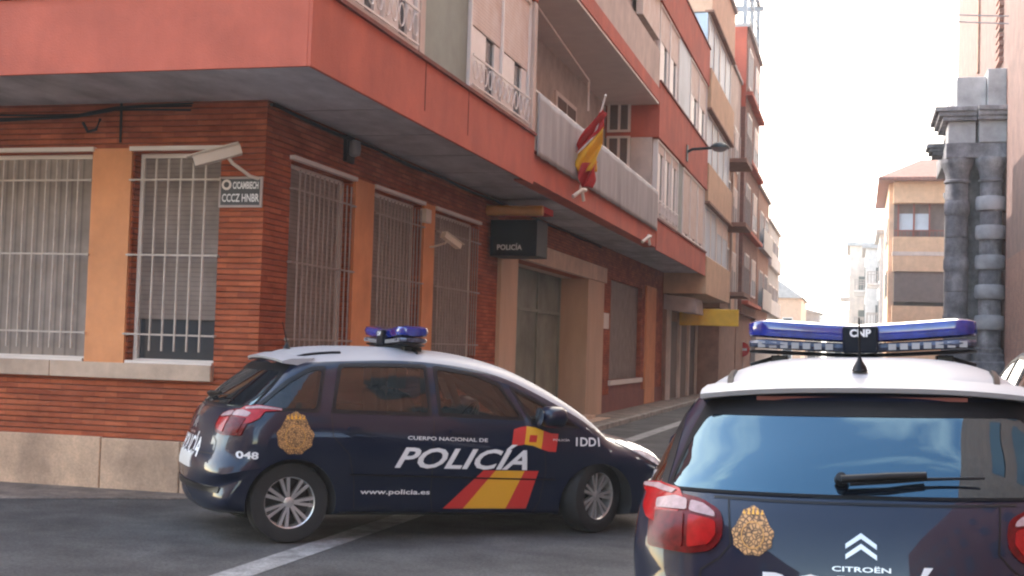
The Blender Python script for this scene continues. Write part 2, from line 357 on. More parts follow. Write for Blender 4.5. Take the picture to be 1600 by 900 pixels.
# orange pilasters
for a, b_ in ((-12.7, -12.1), (-10.7, -10.2), (-7.94, -7.43)):
    w = MB(); w.box(a + .02, b_ - .02, YF - .035, YF + .02, 1.33, 3.60); w.build('pilaster', M['orange'], b1)
for a, b_ in ((14.36, 14.98), (16.90, 17.38)):
    w = MB(); w.box(XF - .02, XF + .035, a, b_, 1.33, 3.6); w.build('pilaster', M['orange'], b1)
w = MB(); w.box(XF - .02, XF + .05, 36.5, 38.3, .1, 3.5); w.build('pilaster', M['orange'], b1)
# stone band of sills
w = MB(); x = XF - .49
for L in (1.9, 2.0, 1.5, 2.0, 2.2, 2.0, 2.0, 2.2): w.box(x - L + .006, x, YF - .075, YF + .25, 1.165, 1.33); x -= L
w.build('sill_band', M['sill'], b1, bevel=.008)
w = MB(); w.box(XF - .25, XF + .07, 12.5, 19.8, 1.19, 1.33); w.build('sill_band', M['sill'], b1, bevel=.008)

def wbox(face, a0, a1, d0, d1, z0, z1, mb):
    """box on a facade: a along it, d outward from it"""
    if face == 'L': mb.box(a0, a1, YF - d1, YF - d0, z0, z1)
    else: mb.box(XF + d0, XF + d1, a0, a1, z0, z1)
def barred(face, o, shut, barmat, step, dark_low=0, stepshut=False):
    a0, a1, z0, z1 = o
    f = MB(); t = .045
    for q in ((a0, a0 + t, z0, z1), (a1 - t, a1, z0, z1), (a0 + t, a1 - t, z0, z0 + t), (a0 + t, a1 - t, z1 - t, z1)): wbox(face, q[0], q[1], -.20, -.12, q[2], q[3], f)
    wbox(face, a0 - .04, a1 + .04, .0, .06, z1 + .01, z1 + .055, f)
    wbox(face, a0, a1, -.30, -.20, z0 - .0, z0 + .02, f)
    fo = f.build('window', M['whiteframe'], b1)
    g = MB(); wbox(face, a0 + t, a1 - t, -.19, -.17, z0 + t, z1 - t, g); g.build('pane', M['winglass'], fo)
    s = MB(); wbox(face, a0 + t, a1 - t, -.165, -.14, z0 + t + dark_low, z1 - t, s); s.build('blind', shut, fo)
    gr = MB(); n = max(3, int(round((a1 - a0) / step)))
    for i in range(1, n):
        a = a0 + (a1 - a0) * i / n
        if face == 'L': gr.tube([(a, YF - .05, z0 + .13), (a, YF - .05, z1 - .08)], .011, 6)
        else: gr.tube([(XF + .05, a, z0 + .13), (XF + .05, a, z1 - .08)], .010, 6)
    for z in (z0 + .30, (z0 + z1) / 2 + .02, z1 - .30):
        wbox(face, a0 - .03, a1 + .03, .045, .060, z - .009, z + .009, gr)
        for e in (a0 - .02, a1 + .0): wbox(face, e, e + .02, -.02, .05, z - .012, z + .012, gr)
    gr.build('grille', barmat, fo, smooth=40)
for k, o in enumerate(winL): barred('L', o, M['blind'] if k != 3 else M['shutter_grey'], M['bar'], .135, .42 if k == 3 else 0)
for o in winR: barred('R', o, M['shutter_grey'], M['bar_dark'], .13)
# white reveal under the left windows
for o in winL:
    w = MB(); w.box(o[0], o[1], YF - .04, YF + .12, 1.332, 1.36); w.build('sill', M['whiteframe'], b1)
# far shuttered window
w = MB(); w.box(XF - .16, XF - .12, winD[0], winD[1], winD[2], winD[3]); fo = w.build('window', M['shutter_grey'], b1)
w = MB(); w.box(XF - .1, XF + .06, winD[0] - .1, winD[1] + .1, .74, .86); w.build('sill', M['whiteframe'], fo)
w = MB(); w.box(XF - .02, XF + .02, winD[0], winD[1], .52, .735); w.build('panel', M['darkred'], b1)
# entrance
e = MB(); e.box(XF - .6, XF + .07, 20.85, door[0], 0, 3.2); e.build('door_jamb', M['marble'], b1, bevel=.01)
e = MB(); e.box(XF - .6, XF + .07, door[1] - .02, 30.0, 0, 3.197); do = e.build('door_jamb', M['marble'], b1, bevel=.01)
e = MB(); e.box(XF - .6, XF + .10, 20.7, 30.15, 3.203, 3.56); e.build('lintel', M['sill'], do, bevel=.01)
e = MB(); e.box(XF - .66, XF - .60, door[0], door[1], .1, 3.2); do2 = e.build('door', M['doorglass'], b1)
e = MB()
for yy in (door[0] + .03, 24.0, 26.0, door[1] - .09): e.box(XF - .60, XF - .56, yy, yy + .06, .1, 3.2)
e.box(XF - .60, XF - .565, door[0], door[1], 2.35, 2.42); e.build('frame', M['greenpanel'], do2)
e = MB(); e.box(XF - .598, XF + .3, 21.9, 28.2, 0, .16); e.box(XF + .3, XF + .6, 21.7, 28.4, 0, .1); e.build('step', M['stone'], b1, bevel=.01)
# floor slabs / soffits
w = MB(); w.box(XL, XO - .037, YO + .037, YF + .5, 4.09, 4.2); w.box(XF - .5, XO - .037, YF + .5, YE, 4.09, 4.2); w.build('soffit', M['soffit'], b1)
w = MB()   # thin drip beads under the soffit
w.box(XL, XO - .25, YO + .25, YO + .262, 4.082, 4.09); w.build('drip_bead', M['metalgrey'], b1)
for k_ in range(17):
    w = MB(); w.box(XF + .02, XO - .06, 12.6 + 1.6 * k_, 12.612 + 1.6 * k_, 4.084, 4.09); w.build('board_joint', M['metalgrey'], b1)
# upper core
w = MB(); w.box(XL, XF, YF, YE, 4.16, 11.0); w.build('upper_wall', M['cream_dark'], b1)
w = MB(); w.box(XL - .1, XF + .2, YF + .02, YE - .01, 11.0, 11.25); w.build('roof', M['housegrey'], b1)
# corner bay and end bay
def band(z0, z1, y0, y1, left):
    w = MB(); tb = .035 if z0 < 5 else .3; w.box(XO - tb, XO, y0, y1, z0, z1)
    if left: w.box(XL, XO - tb, y0, y0 + tb, z0, z1)
    if z0 > 5: w.box(XF, XO - .3, y0 + .01, y1 - .01, z0 + .01, z1 - .01)
    w.build('parapet', M['red'], b1, bevel=.006)
    c = MB(); c.box(XF, XO + .03, y0 - (.03 if left else 0), y1 + .02, z1 + .002, z1 + .045)
    if left: c.box(XL, XF, y0 - .03, YF, z1 + .002, z1 + .045)
    c.build('coping', M['red_edge'], b1)
for z0, z1 in ((4.0, 4.71), (6.68, 8.0), (9.95, 11.1)):
    band(z0, z1, YO, 18.05, True); band(z0, z1, 29.92, YE, False)
# vertical joints in the red band
w = MB()
for yy in (13.15, 14.75): w.box(XO, XO + .004, yy, yy + .02, 4.17, 4.72)
w.build('panel_joint', M['red_edge'], b1)

def strip_window(y0, y1, z0, z1, shut, parts=2, glassm='winglass', scroll=True):
    """glazed panel of a bay: white frame, roller shutter above, low open part with a scrolled guard"""
    f = MB(); t = .06; x0, x1 = XO - .16, XO - .04
    for q in ((y0, y0 + t, z0, z1), (y1 - t, y1, z0, z1), (y0 + t, y1 - t, z0, z0 + t), (y0 + t, y1 - t, z1 - t, z1)): f.box(x0, x1, q[0], q[1], q[2], q[3])
    for k in range(1, parts):
        yy = y0 + (y1 - y0) * k / parts; f.box(x0, x1, yy - .03, yy + .03, z0 + t, z1 - t)
    fo = f.build('window', M['whiteframe'], b1)
    g = MB(); g.box(x0 + .03, x0 + .05, y0 + t, y1 - t, z0 + t, z1 - t); g.build('pane', M[glassm], fo)
    if shut > 0:
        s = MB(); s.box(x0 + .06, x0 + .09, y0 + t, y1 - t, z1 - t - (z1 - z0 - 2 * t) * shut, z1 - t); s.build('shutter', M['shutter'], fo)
    low = z0 + t; hi = z1 - t - (z1 - z0 - 2 * t) * shut
    for k in range(parts):
        s = MB(); a = y0 + t + (y1 - y0 - 2 * t) * k / parts + .05; b_ = y0 + t + (y1 - y0 - 2 * t) * (k + 1) / parts - .05
        s.box(x0 + .055, x0 + .085, a, a + (b_ - a) * .5, low + .02, hi - .02); s.build('sash', M['whiteframe'], fo)
        s = MB(); s.box(x0 + .055, x0 + .085, a + (b_ - a) * .8, b_, low + .02, hi - .02); s.build('sash', M['whiteframe'], fo)
    if scroll:
        s = MB(); hh = .42
        s.box(XO - .03, XO - .01, y0 + t, y1 - t, z0 + hh, z0 + hh + .025); s.box(XO - .03, XO - .01, y0 + t, y1 - t, z0 + .06, z0 + .08)
        n = int((y1 - y0) / .22)
        for i in range(n):
            yc = y0 + t + (i + .5) * (y1 - y0 - 2 * t) / n
            s.tube([(XO - .02, yc + .08 * cos(a), z0 + .26 + .12 * sin(a)) for a in [j * pi / 6 for j in range(13)]], .009, 5)
        s.build('guard', M['whiteframe'], fo)
z0, z1 = 4.78, 6.66
strip_window(10.95, 13.0, z0, z1, .5, 2); strip_window(14.9, 17.85, z0, z1, .56, 2)
w = MB(); w.box(XO - .22, XO - .08, 13.2, 14.88, z0 - .02, z1); w.build('panel', M['greenpanel'], b1)
for q_ in ((XO - .2, XO - .03, 10.5, 10.93), (XO - .2, XO - .03, 13.02, 13.18), (XO - .22, XO, 17.87, 18.04)): w = MB(); w.box(*q_, z0, z1); w.build('mullion', M['cream'], b1)
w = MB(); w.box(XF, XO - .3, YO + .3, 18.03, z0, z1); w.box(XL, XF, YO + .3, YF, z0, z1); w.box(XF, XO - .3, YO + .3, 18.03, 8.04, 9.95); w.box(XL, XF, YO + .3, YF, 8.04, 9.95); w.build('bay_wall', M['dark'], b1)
for q_ in ((z0, z1), (8.04, 9.95)): w = MB(); w.box(XF, XO - .25, 18.03, 18.05, *q_); w.build('bay_side', M['cream_dark'], b1)
for k, xx in enumerate((-8.9, -12.5, -16)):     # bay windows on the left face
    for (q0, q1) in ((z0, z1), (8.05, 9.95)):
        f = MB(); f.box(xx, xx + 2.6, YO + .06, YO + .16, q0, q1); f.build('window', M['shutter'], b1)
w = MB()
for q0, q1 in ((z0, z1), (8.05, 9.95)):
    w.box(-6.25, XO - .22, YO + .04, YO + .2, q0, q1); w.box(-9.7, -8.92, YO + .04, YO + .2, q0, q1)
w.build('bay_wall', M['cream'], b1)
# upper bay 1
strip_window(10.6, 14.0, 8.05, 9.94, .6, 2, scroll=False); strip_window(14.2, 17.9, 8.05, 9.94, .4, 2, scroll=False)
# end bay windows
strip_window(30.05, 33.7, 4.78, 6.66, .12, 3)
w = MB(); w.box(XO - .2, XO - .06, 33.8, 34.6, z0, z1); w.build('panel', M['mint'], b1)
strip_window(34.7, 39.7, 4.78, 6.66, .95, 3, scroll=False)
strip_window(30.05, 33.4, 8.05, 9.94, .45, 2, scroll=False)
w = MB(); w.box(XO - .2, XO - .05, 33.5, 35.7, 8.05, 9.94); w.build('panel', M['blueglass'], b1)
strip_window(35.8, 39.8, 8.05, 9.94, .5, 2, scroll=False)
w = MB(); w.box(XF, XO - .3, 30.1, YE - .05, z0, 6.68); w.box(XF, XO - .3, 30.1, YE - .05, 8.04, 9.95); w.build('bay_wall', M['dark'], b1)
# end bay side face towards the camera
for q_ in ((-5.3, XO - .17, z0, 6.68), (XF, -5.3, 4.75, 5.6), (XF, XO - .17, 8.04, 9.95)): w = MB(); w.box(q_[0], q_[1], 29.93, 30.09, q_[2], q_[3]); w.build('bay_side', M['cream'], b1)
w = MB(); w.box(XF, -5.3, 29.95, 30.08, 5.6, 6.68); w.build('bay_side', M['greenpanel'], b1)
for zz in (5.9, 6.85):
    f = MB()
    for q in ((-5.86, -5.80), (-5.60, -5.54), (-5.36, -5.30)): f.box(q[0], q[1], 29.80, 29.88, zz, zz + .75)
    f.box(-5.86, -5.30, 29.80, 29.88, zz - .05, zz); f.box(-5.86, -5.30, 29.80, 29.88, zz + .75, zz + .8)
    fo = f.build('side_window', M['whiteframe'], b1)
    f = MB(); f.box(-5.8, -5.36, 29.85, 29.91, zz, zz + .75); f.build('pane', M['brownblind'], fo)
# first floor balcony
w = MB(); w.box(XF, XO - .02, 18.07, 29.9, 4.203, 4.47); w.box(XO - .3, XO - .02, 18.07, 29.9, 4.06, 4.203); w.build('balcony_slab', M['red'], b1)
w = MB(); w.box(XF, XO, 18.07, 29.9, 4.475, 4.51); w.build('coping', M['red_edge'], b1)
# second floor balcony
w = MB(); w.box(XF, XO - .02, 18.07, 29.9, 7.45, 7.5); w.build('soffit', M['whiteframe'], b1)
w = MB(); w.box(XF, XO, 18.07, 29.9, 7.503, 7.82); w.build('balcony_slab', M['red'], b1)
w = MB(); w.box(XO - .14, XO - .02, 18.07, 29.9, 7.825, 8.72); w.build('balcony_parapet', M['cream'], b1)
w = MB(); w.box(XF, XO + .1, 18.07, 29.9, 9.95, 10.2); w.build('balcony_roof', M['cream'], b1)
w = MB(); w.box(XO - .2, XO - .05, 27.5, 29.9, 9.0, 9.94); w.build('awning_blind', M['shutter'], b1)
w = MB(); w.box(XO - .5, XO - .3, 18.1, 29.9, 8.0, 9.9); w.build('awning_blind', M['cream_dark'], b1)
for yy in (19.2, 24.6):
    for zz in (4.55, 7.9):
        f = MB(); f.box(XF, XF + .05, yy, yy + 1.9, zz, zz + 2.2); fo = f.build('balcony_door', M['whiteframe'], b1)
        f = MB(); f.box(XF + .05, XF + .06, yy + .12, yy + .9, zz + .1, zz + 2.1); f.box(XF + .05, XF + .06, yy + 1.0, yy + 1.78, zz + .1, zz + 2.1); f.build('pane', M['brownblind'], fo)
# grey fabric screen around the balcony
def cloth_strip(x, y0, y1, zt, zb, amp, n, nz=10):
    s = MB(); vs = []; fs = []
    for i in range(n + 1):
        y = y0 + (y1 - y0) * i / n
        for j in range(nz + 1):
            k = j / nz; z = zt + (zb - zt) * k + .012 * sin(i * .35) * (1 - k)
            vs.append((x + amp * sin(i * .9 + .5 * sin(i * .31)) * (.3 + k) + amp * .5 * sin(i * .23), y, z))
    for i in range(n):
        for j in range(nz): a = i * (nz + 1) + j; fs.append((a, a + 1, a + nz + 2, a + nz + 1))
    s.add(vs, fs); return s
o = cloth_strip(XO + .03, 18.1, 29.8, 5.36, 4.43, .008, 160).build('privacy_screen', M['fabric'], smooth=80)
sm = o.modifiers.new('thickness', 'SOLIDIFY'); sm.thickness = .006
tag(o, 'grey fabric screen tied along the first floor balcony behind the flag', 'screen')
r_ = MB()
r_.tube([(XO - .03, 18.1, 5.40), (XO - .03, 29.85, 5.40)], .02, 6)
for i in range(9): r_.tube([(XO - .03, 18.3 + i * 1.43, 4.5), (XO - .03, 18.3 + i * 1.43, 5.40)], .014, 6)
r_.build('balcony_rail', M['whiteframe'], b1)
# folded awning arms seen under the upper slab
r_ = MB(); r_.tube([(-5.2, 19.5, 7.3), (-5.2, 19.5, 6.55), (-5.6, 19.5, 6.5)], .025, 6); r_.tube([(-5.2, 19.5, 7.3), (-5.2, 24.5, 6.9), (-5.2, 24.5, 6.3)], .02, 6); r_.build('awning_arm', M['whiteframe'], b1)

# ------------------------------------------------------------------ fixtures on the corner building
def text_mesh(txt, size, bold=0.0, shear=0.0, spacing=1.0, align='LEFT'):
    c = bpy.data.curves.new('t', 'FONT'); c.body = txt; c.size = size; c.offset = bold; c.shear = shear; c.space_character = spacing; c.align_x = align; c.resolution_u = 3
    o = bpy.data.objects.new('t', c); COL.objects.link(o); dg = bpy.context.evaluated_depsgraph_get(); dg.update()
    me = bpy.data.meshes.new_from_object(o.evaluated_get(dg)); bpy.data.objects.remove(o); bpy.data.curves.remove(c); return me
def flat_text(name, txt, size, Mx, m, parent, width=None, **k):
    me = text_mesh(txt, size, **k); me.materials.clear(); me.materials.append(m)
    if width:
        xs = [v.co.x for v in me.vertices]; me.transform(Matrix.Scale(width / (max(xs) - min(xs)), 4, (1, 0, 0)))
    me.transform(Mx); return link(name, me, parent)
RY = Matrix.Rotation(rad(90), 4, 'X')     # text plane facing -Y
# name plate on the corner
sp = empty('street_name_plate', (-6.2, YF, 2.98), 'small dark lettered street plate at the brick corner below the large camera', 'street sign')
s = MB(); s.box(-6.42, -5.93, YF - .03, YF - .005, 2.97, 3.29); s.build('border', M['awning'], sp, bevel=.004)
s = MB(); s.box(-6.395, -5.955, YF - .034, YF - .029, 2.995, 3.265); s.build('panel', M['signgrey'], sp)
flat_text('lettering', 'C/CAMBIECH', .10, Matrix.Translation((-6.26, YF - .037, 3.165)) @ RY, M['white'], sp, width=.29, bold=.003)
flat_text('lettering', 'CCCZ HNBR', .115, Matrix.Translation((-6.38, YF - .037, 3.03)) @ RY, M['white'], sp, width=.42, bold=.002)
s = MB(); s.lathe([(.055, 0), (.055, .004)], 20, Matrix.Translation((-6.33, YF - .035, 3.205)) @ RY); s.build('emblem', M['whiteframe'], sp)
s = MB(); s.lathe([(.03, 0), (.03, .004)], 16, Matrix.Translation((-6.33, YF - .039, 3.205)) @ RY); s.build('emblem_centre', M['signgrey'], sp)
# security cameras
def seccam(base, aim, size, label, wall):
    t = empty('security_camera', base, label, 'camera', 'wall cameras on the brick building')
    base = Vector(base); aim = Vector(aim).normalized(); q = aim.to_track_quat('Y', 'Z').to_matrix().to_4x4()
    c = base + Vector(wall)
    Mx = Matrix.Translation(c) @ q
    h = MB(); L, W, H = .46 * size, .12 * size, .10 * size
    h.prism([(-W / 2, -H / 2), (W / 2, -H / 2), (W / 2, H * .3), (W * .38, H * .55), (-W * .38, H * .55), (-W / 2, H * .3)], 'y', -L / 2, L / 2, Mx); h.build('housing', M['camwhite'], t, bevel=.006 * size)
    h = MB(); h.prism([(-W * .6, H * .56), (W * .6, H * .56), (W * .55, H * .72), (-W * .55, H * .72)], 'y', -L * .48, L * .62, Mx); h.build('sunshield', M['camwhite'], t, bevel=.004)
    h = MB(); h.box(-W * .36, W * .36, L / 2, L / 2 + .006, -H * .35, H * .35, Mx); h.build('front_glass', M['black'], t)
    h = MB(); h.tube([c + q @ Vector((0, -L * .2, -H / 2)), c + q @ Vector((0, -L * .25, -H * 1.1)), base + Vector(wall) * .25 + Vector((0, 0, -.16 * size)), base + Vector((0, 0, -.18 * size))], .018 * size, 8); h.build('bracket', M['camwhite'], t, smooth=50)
    return t
pc = P(340, 243, Y=YF - .42)
seccam((pc.x + .28, YF, pc.z), (-.93, -.50, -.36), 1.05, 'large cream camera on an arm above the street plate at the brick corner', (pc.x - (pc.x + .28), -.42, 0))
pc = P(705, 376, X=XF + .35)
seccam((XF, pc.y, pc.z + .05), (.35, .75, -.35), .8, 'small cream camera in front of the third barred window by the police sign', (.35, 0, -.05))
# junction boxes
pb = P(665, 338, X=XF + .05); s = MB(); s.box(XF, XF + .10, pb.y - .1, pb.y + .12, pb.z - .09, pb.z + .1)
tag(s.build('junction_box', M['camwhite'], bevel=.01), 'cream junction box on top of the second orange pilaster, left of the small camera', 'box')
pb = P(550, 232, X=XF + .06); t = empty('wall_lamp', (XF, pb.y, pb.z), 'dark bulkhead lamp high on the brick under the red overhang', 'lamp')
s = MB(); s.box(XF, XF + .05, pb.y - .13, pb.y + .13, pb.z - .17, pb.z + .15); s.build('back_plate', M['black'], t, bevel=.01)
s = MB(); s.lathe([(.02, -.10), (.07, -.08), (.08, 0), (.07, .08), (.02, .10)], 14, Matrix.Translation((XF + .09, pb.y, pb.z))); s.build('lens', M['metalgrey'], t, smooth=60)
# plaque
pb = P(947, 502, X=XF + .05); s = MB(); s.box(XF - .01, XF + .05, pb.y - .38, pb.y + .38, pb.z - .18, pb.z + .2)
tag(s.build('wall_plaque', M['whiteframe'], bevel=.008), 'small white plaque on brick between entrance and shuttered window', 'plaque')
# cables on the left facade
s = MB()
for k in range(3):
    pts = [(x, YF - .05 - .02 * k, 4.045 - .032 * k + .02 * sin(x * 1.7 + k) - (.06 if x < -8 else .0)) for x in [XL + 6 + i * .45 for i in range(26)] if x < -6.0]
    s.tube(pts, .012, 6)
s.tube([(-5.86, YF - .04, 4.03)] + [(XF + .05, YF + .1 + i * .7, 4.05 - .03 * abs(sin(i * .8))) for i in range(26)], .02, 6)
tag(s.build('cable_bundle', M['cable'], smooth=60), 'black cables sagging along the brick below the grey overhang', 'cable')
s = MB(); s.tube([(-7.6, YF - .04, 4.08), (-7.59, YF - .045, 3.66)], .014, 6); tag(s.build('drop_cable', M['cable']), 'straight cable dropping to the window top left of the corner', 'cable')
s = MB(); s.tube([(-8.05, YF - .05, 3.88), (-7.98, YF - .06, 3.78), (-7.88, YF - .06, 3.80), (-7.84, YF - .05, 3.92)], .016, 6)
tag(s.build('drop_cable', M['cable']), 'short cable loop dropping above the orange pilaster left of the corner window', 'cable')
# hanging police sign
YS = 20.2
q0 = P(767, 345, Y=YS); q1 = P(838, 400, Y=YS)
t = empty('police_sign', (q0.x, YS, q1.z), 'black lettered box sign under a golden tube, projecting before the entrance', 'sign')
s = MB(); s.box(q0.x, q1.x, YS, YS + .75, q1.z, q0.z + .02); s.build('box', M['signblack'], t, bevel=.01)
r0 = P(750, 329, Y=YS); r1 = P(849, 331, Y=YS)
s = MB(); s.tube([(r0.x, YS - .07, r0.z - .005), (r1.x, YS - .04, r0.z - .005)], .085, 18); s.build('gold_tube', M['gold'], t, smooth=50)
s = MB(); s.box(r0.x + .02, r1.x - .02, YS, YS + .8, r0.z - .02, r0.z + .09); s.build('red_cap', M['signred'], t, bevel=.012)
s = MB(); s.tube([(XF, YS + .4, r0.z + .03), (q0.x + .1, YS + .4, r0.z + .03)], .03, 8); s.build('bracket', M['black'], t)
ql = P(776, 390, Y=YS - .01); flat_text('lettering', 'POLICÍA', .12, Matrix.Translation((ql.x, YS - .008, ql.z)) @ RY, M['white'], t, width=(P(815, 390, Y=YS).x - ql.x), bold=.002)
# brackets under balcony edge
def bracket(px, py, label):
    p = P(px, py, X=XO + .06); t = MB()
    t.tube([(XO + .0, p.y - .35, p.z - .12), (XO + .10, p.y - .12, p.z + .02), (XO + .10, p.y + .15, p.z + .05), (XO + .0, p.y + .45, p.z + .10)], .035, 8)
    t.tube([(XO + .10, p.y - .12, p.z + .02), (XO + .12, p.y - .05, p.z - .16)], .03, 8)
    tag(t.build('cable_bracket', M['camwhite'], smooth=60), label, 'bracket', 'cream brackets on the red balcony edge')
bracket(908, 300, 'cream bracket on the red balcony edge at the foot of the flag pole')
bracket(1012, 372, 'cream bracket on the red balcony edge between flag and end bay')
# flag
a = P(906, 296, X=XO + .05); bt = P(946, 150, Y=a.y - .35)
fl = empty('flag', a, 'red and yellow flag hanging in folds from a slanted pole on the first floor balcony', 'flag')
s = MB(); s.tube([a, bt], .018, 8); s.lathe([(.0, -.035), (.03, 0), (.0, .035)], 10, Matrix.Translation(bt)); s.build('pole', M['whiteframe'], fl, smooth=60)
yF = a.y - .3
outl = [(938, 172, 948, 176), (926, 188, 946, 188), (914, 206, 944, 204), (902, 224, 941, 216), (894, 240, 938, 230), (892, 254, 935, 246), (898, 264, 932, 258), (903, 273, 930, 270), (906, 282, 929, 281), (908, 292, 927, 293)]
def flagpart(rows, name, m, u0, u1):
    s = MB(); vs = []; fs = []; nu = 12
    for i, (xl, yl, xr, yr) in enumerate(rows):
        for j in range(nu + 1):
            u = u0(i) + (u1(i) - u0(i)) * j / nu
            p = P(xl + (xr - xl) * u, yl + (yr - yl) * u, Y=yF)
            p.y += .10 * sin(u * 9 + i * .5); vs.append(p)
    n = nu + 1
    for i in range(len(rows) - 1):
        for j in range(nu): fs.append((i * n + j, i * n + j + 1, (i + 1) * n + j + 1, (i + 1) * n + j))
    s.add(vs, fs); o = s.build(name, m, fl, smooth=80); md = o.modifiers.new('t', 'SOLIDIFY'); md.thickness = .008
def subdiv(rows, k=4):
    out = []
    for i in range(len(rows) - 1):
        for q in range(k): out.append(tuple(rows[i][c] + (rows[i + 1][c] - rows[i][c]) * q / k for c in range(4)))
    return out + [rows[-1]]
R_ = subdiv(outl); n_ = len(R_) - 1
kA = lambda i: max(0., min(1., 1.0 - i / (n_ * .42) * .95)) if i < n_ * .42 else 0.0
flagpart(R_[:int(n_ * .62)], 'red_stripe', M['signred'], lambda i: 0, lambda i: 1.0 if i < 7 else max(.12, 1 - (i - 7) * .09))
flagpart(R_[4:int(n_ * .80)], 'yellow_stripe', M['flagyellow'], lambda i: (1.0 if i + 4 < 7 else max(.12, 1 - (i + 4 - 7) * .09)), lambda i: 1.0)
flagpart(R_[int(n_ * .62):], 'red_stripe', M['signred'], lambda i: 0, lambda i: 1.0)
# street lamp on the end bay
p0 = P(1073, 238, X=XO); q = p0 + Vector((.9, -.1, .22)); h0 = P(1112, 231, Y=p0.y - .1); h1 = P(1137, 230, Y=p0.y - .1)
sl_ = empty('street_lamp', p0, 'dark wall mounted street lamp reaching out from the red end bay', 'street lamp')
s = MB(); s.tube([p0, p0 + Vector((.15, 0, .08)), h0], .04, 8); s.box(p0.x - .02, p0.x + .03, p0.y - .12, p0.y + .12, p0.z - .25, p0.z + .2); s.build('arm', M['lampgreen'], sl_, smooth=40)
s = MB(); c = (h0 + h1) / 2; rr = (h1 - h0).length / 2 + .05
s.lathe([(rr, -.02), (rr * .95, .03), (rr * .6, .11), (rr * .12, .15)], 20, Matrix.Translation(c)); s.build('lamp_shade', M['lampgreen'], sl_, smooth=50)
s = MB(); s.lathe([(rr * .2, -.12), (rr * .6, -.09), (rr * .85, -.021)], 16, Matrix.Translation(c)); s.build('lens', M['metalgrey'], sl_, smooth=50)

# ------------------------------------------------------------------ further houses on the left side of the street
def stack_building(name, label, X0, X1, y0, y1, segs, ground=None, roofm='housegrey', cat='building', group=None):
    """segs: (z0, z1, material, out) floors of the street face at X1 (+out)"""
    b = empty(name, (X1, y0, 0), label, cat, group)
    top = max(s_[1] for s_ in segs)
    w = MB(); w.box(X0, X1 - 1.5, y0, y1, 0, top - .01); w.build('core_wall', M[segs[-1][2]], b)
    for (z0, z1, m, out, nm) in segs:
        w = MB(); w.box(X1 - 1.6, X1 + out, y0 + .003, y1 - .003, z0, z1 - .003); w.build(nm, M[m], b)
    w = MB(); w.box(X0, X1 + .12, y0 + .01, y1 - .01, top, top + .14); w.build('roof', M[roofm], b)
    return b
def facade_window(b, X, y0, y1, z0, z1, m='blueglass', frame='whiteframe', shut=0.0, side=1):
    f = MB(); t = .07
    for q in ((y0, y0 + t, z0, z1), (y1 - t, y1, z0, z1), (y0 + t, y1 - t, z0, z0 + t), (y0 + t, y1 - t, z1 - t, z1), ((y0 + y1) / 2 - .03, (y0 + y1) / 2 + .03, z0 + t, z1 - t)):
        f.box(X - .02 * side, X + .05 * side, q[0], q[1], q[2], q[3])
    fo = f.build('window', M[frame], b)
    g = MB(); g.box(X - .01 * side, X + .015 * side, y0 + t, y1 - t, z0 + t, z1 - t); g.build('pane', M[m], fo)
    if shut: g = MB(); g.box(X + .016 * side, X + .03 * side, y0 + t, y1 - t, z1 - t - (z1 - z0) * shut, z1 - t); g.build('shutter', M['shutter'], fo)

b2 = stack_building('apartment_building', 'orange banded apartment building with pale blue glazing, next after the red corner building', -16, XO, 40.0, 47.6,
    [(0, 3.45, 'brownwall', -1.2, 'ground_floor_wall'), (3.45, 4.62, 'peach', .03, 'orange_band'), (4.62, 6.3, 'dark', -.15, 'glazing_recess'), (6.3, 7.55, 'peach', .03, 'orange_band'), (7.55, 9.25, 'dark', -.15, 'glazing_recess'),
     (9.25, 10.55, 'peach', .05, 'orange_band'), (10.55, 12.35, 'dark', -.15, 'glazing_recess'), (12.35, 14.2, 'salmon', .02, 'orange_band')])
for (z0, z1) in ((4.64, 6.28), (7.57, 9.23), (10.57, 12.33)):
    facade_window(b2, XO - .12, 40.2, 43.6, z0, z1, 'blueglass'); facade_window(b2, XO - .12, 43.7, 47.4, z0, z1, 'blueglass', shut=.3 if z0 < 6 else 0)
    w = MB(); w.box(XO - .2, XO + .08, 40.0, 47.6, z1 + .003, z1 + .07); w.build('ledge', M['brownwall'], b2)
w = MB(); w.box(XO - 1.6, XO - .1, 39.97, 40.0, 10.6, 12.3); w.build('side_pane', M['blueglass'], b2)
for yy in (40.2, 42.6, 45.0, 47.2): w = MB(); w.box(XO - 1.25, XO - 1.1, yy, yy + .35, 0, 3.4); w.build('shop_pillar', M['cream'], b2)
for yy in (40.7, 43.1, 45.5):
    w = MB(); w.box(XO - 1.2, XO - 1.16, yy, yy + 1.7, .1, 2.6); w.build('shop_opening', M['brownblind'], b2)
# shop awning and yellow sign
p0 = P(1072, 468, X=XO + .1); p1 = P(1111, 470, X=XO + .1)
t = empty('shop_awning', (XO - .5, p0.y, p0.z), 'pale shop awning box under the orange band, left of the yellow sign', 'awning')
s = MB(); s.prism([(-5.9, 3.42), (XO - .3, 3.30), (XO - .25, 2.82), (-5.9, 2.95)], 'y', 39.98, 41.9); s.build('box', M['awning'], t, bevel=.02)
ya = 42.2
s = MB(); s.box(-5.7, XO + .85, ya, ya + .18, 2.50, 3.05); yo = s.build('yellow_sign', M['yellow'], bevel=.02)
tag(yo, 'yellow shop sign sticking out over the left pavement beyond the pale awning', 'sign')

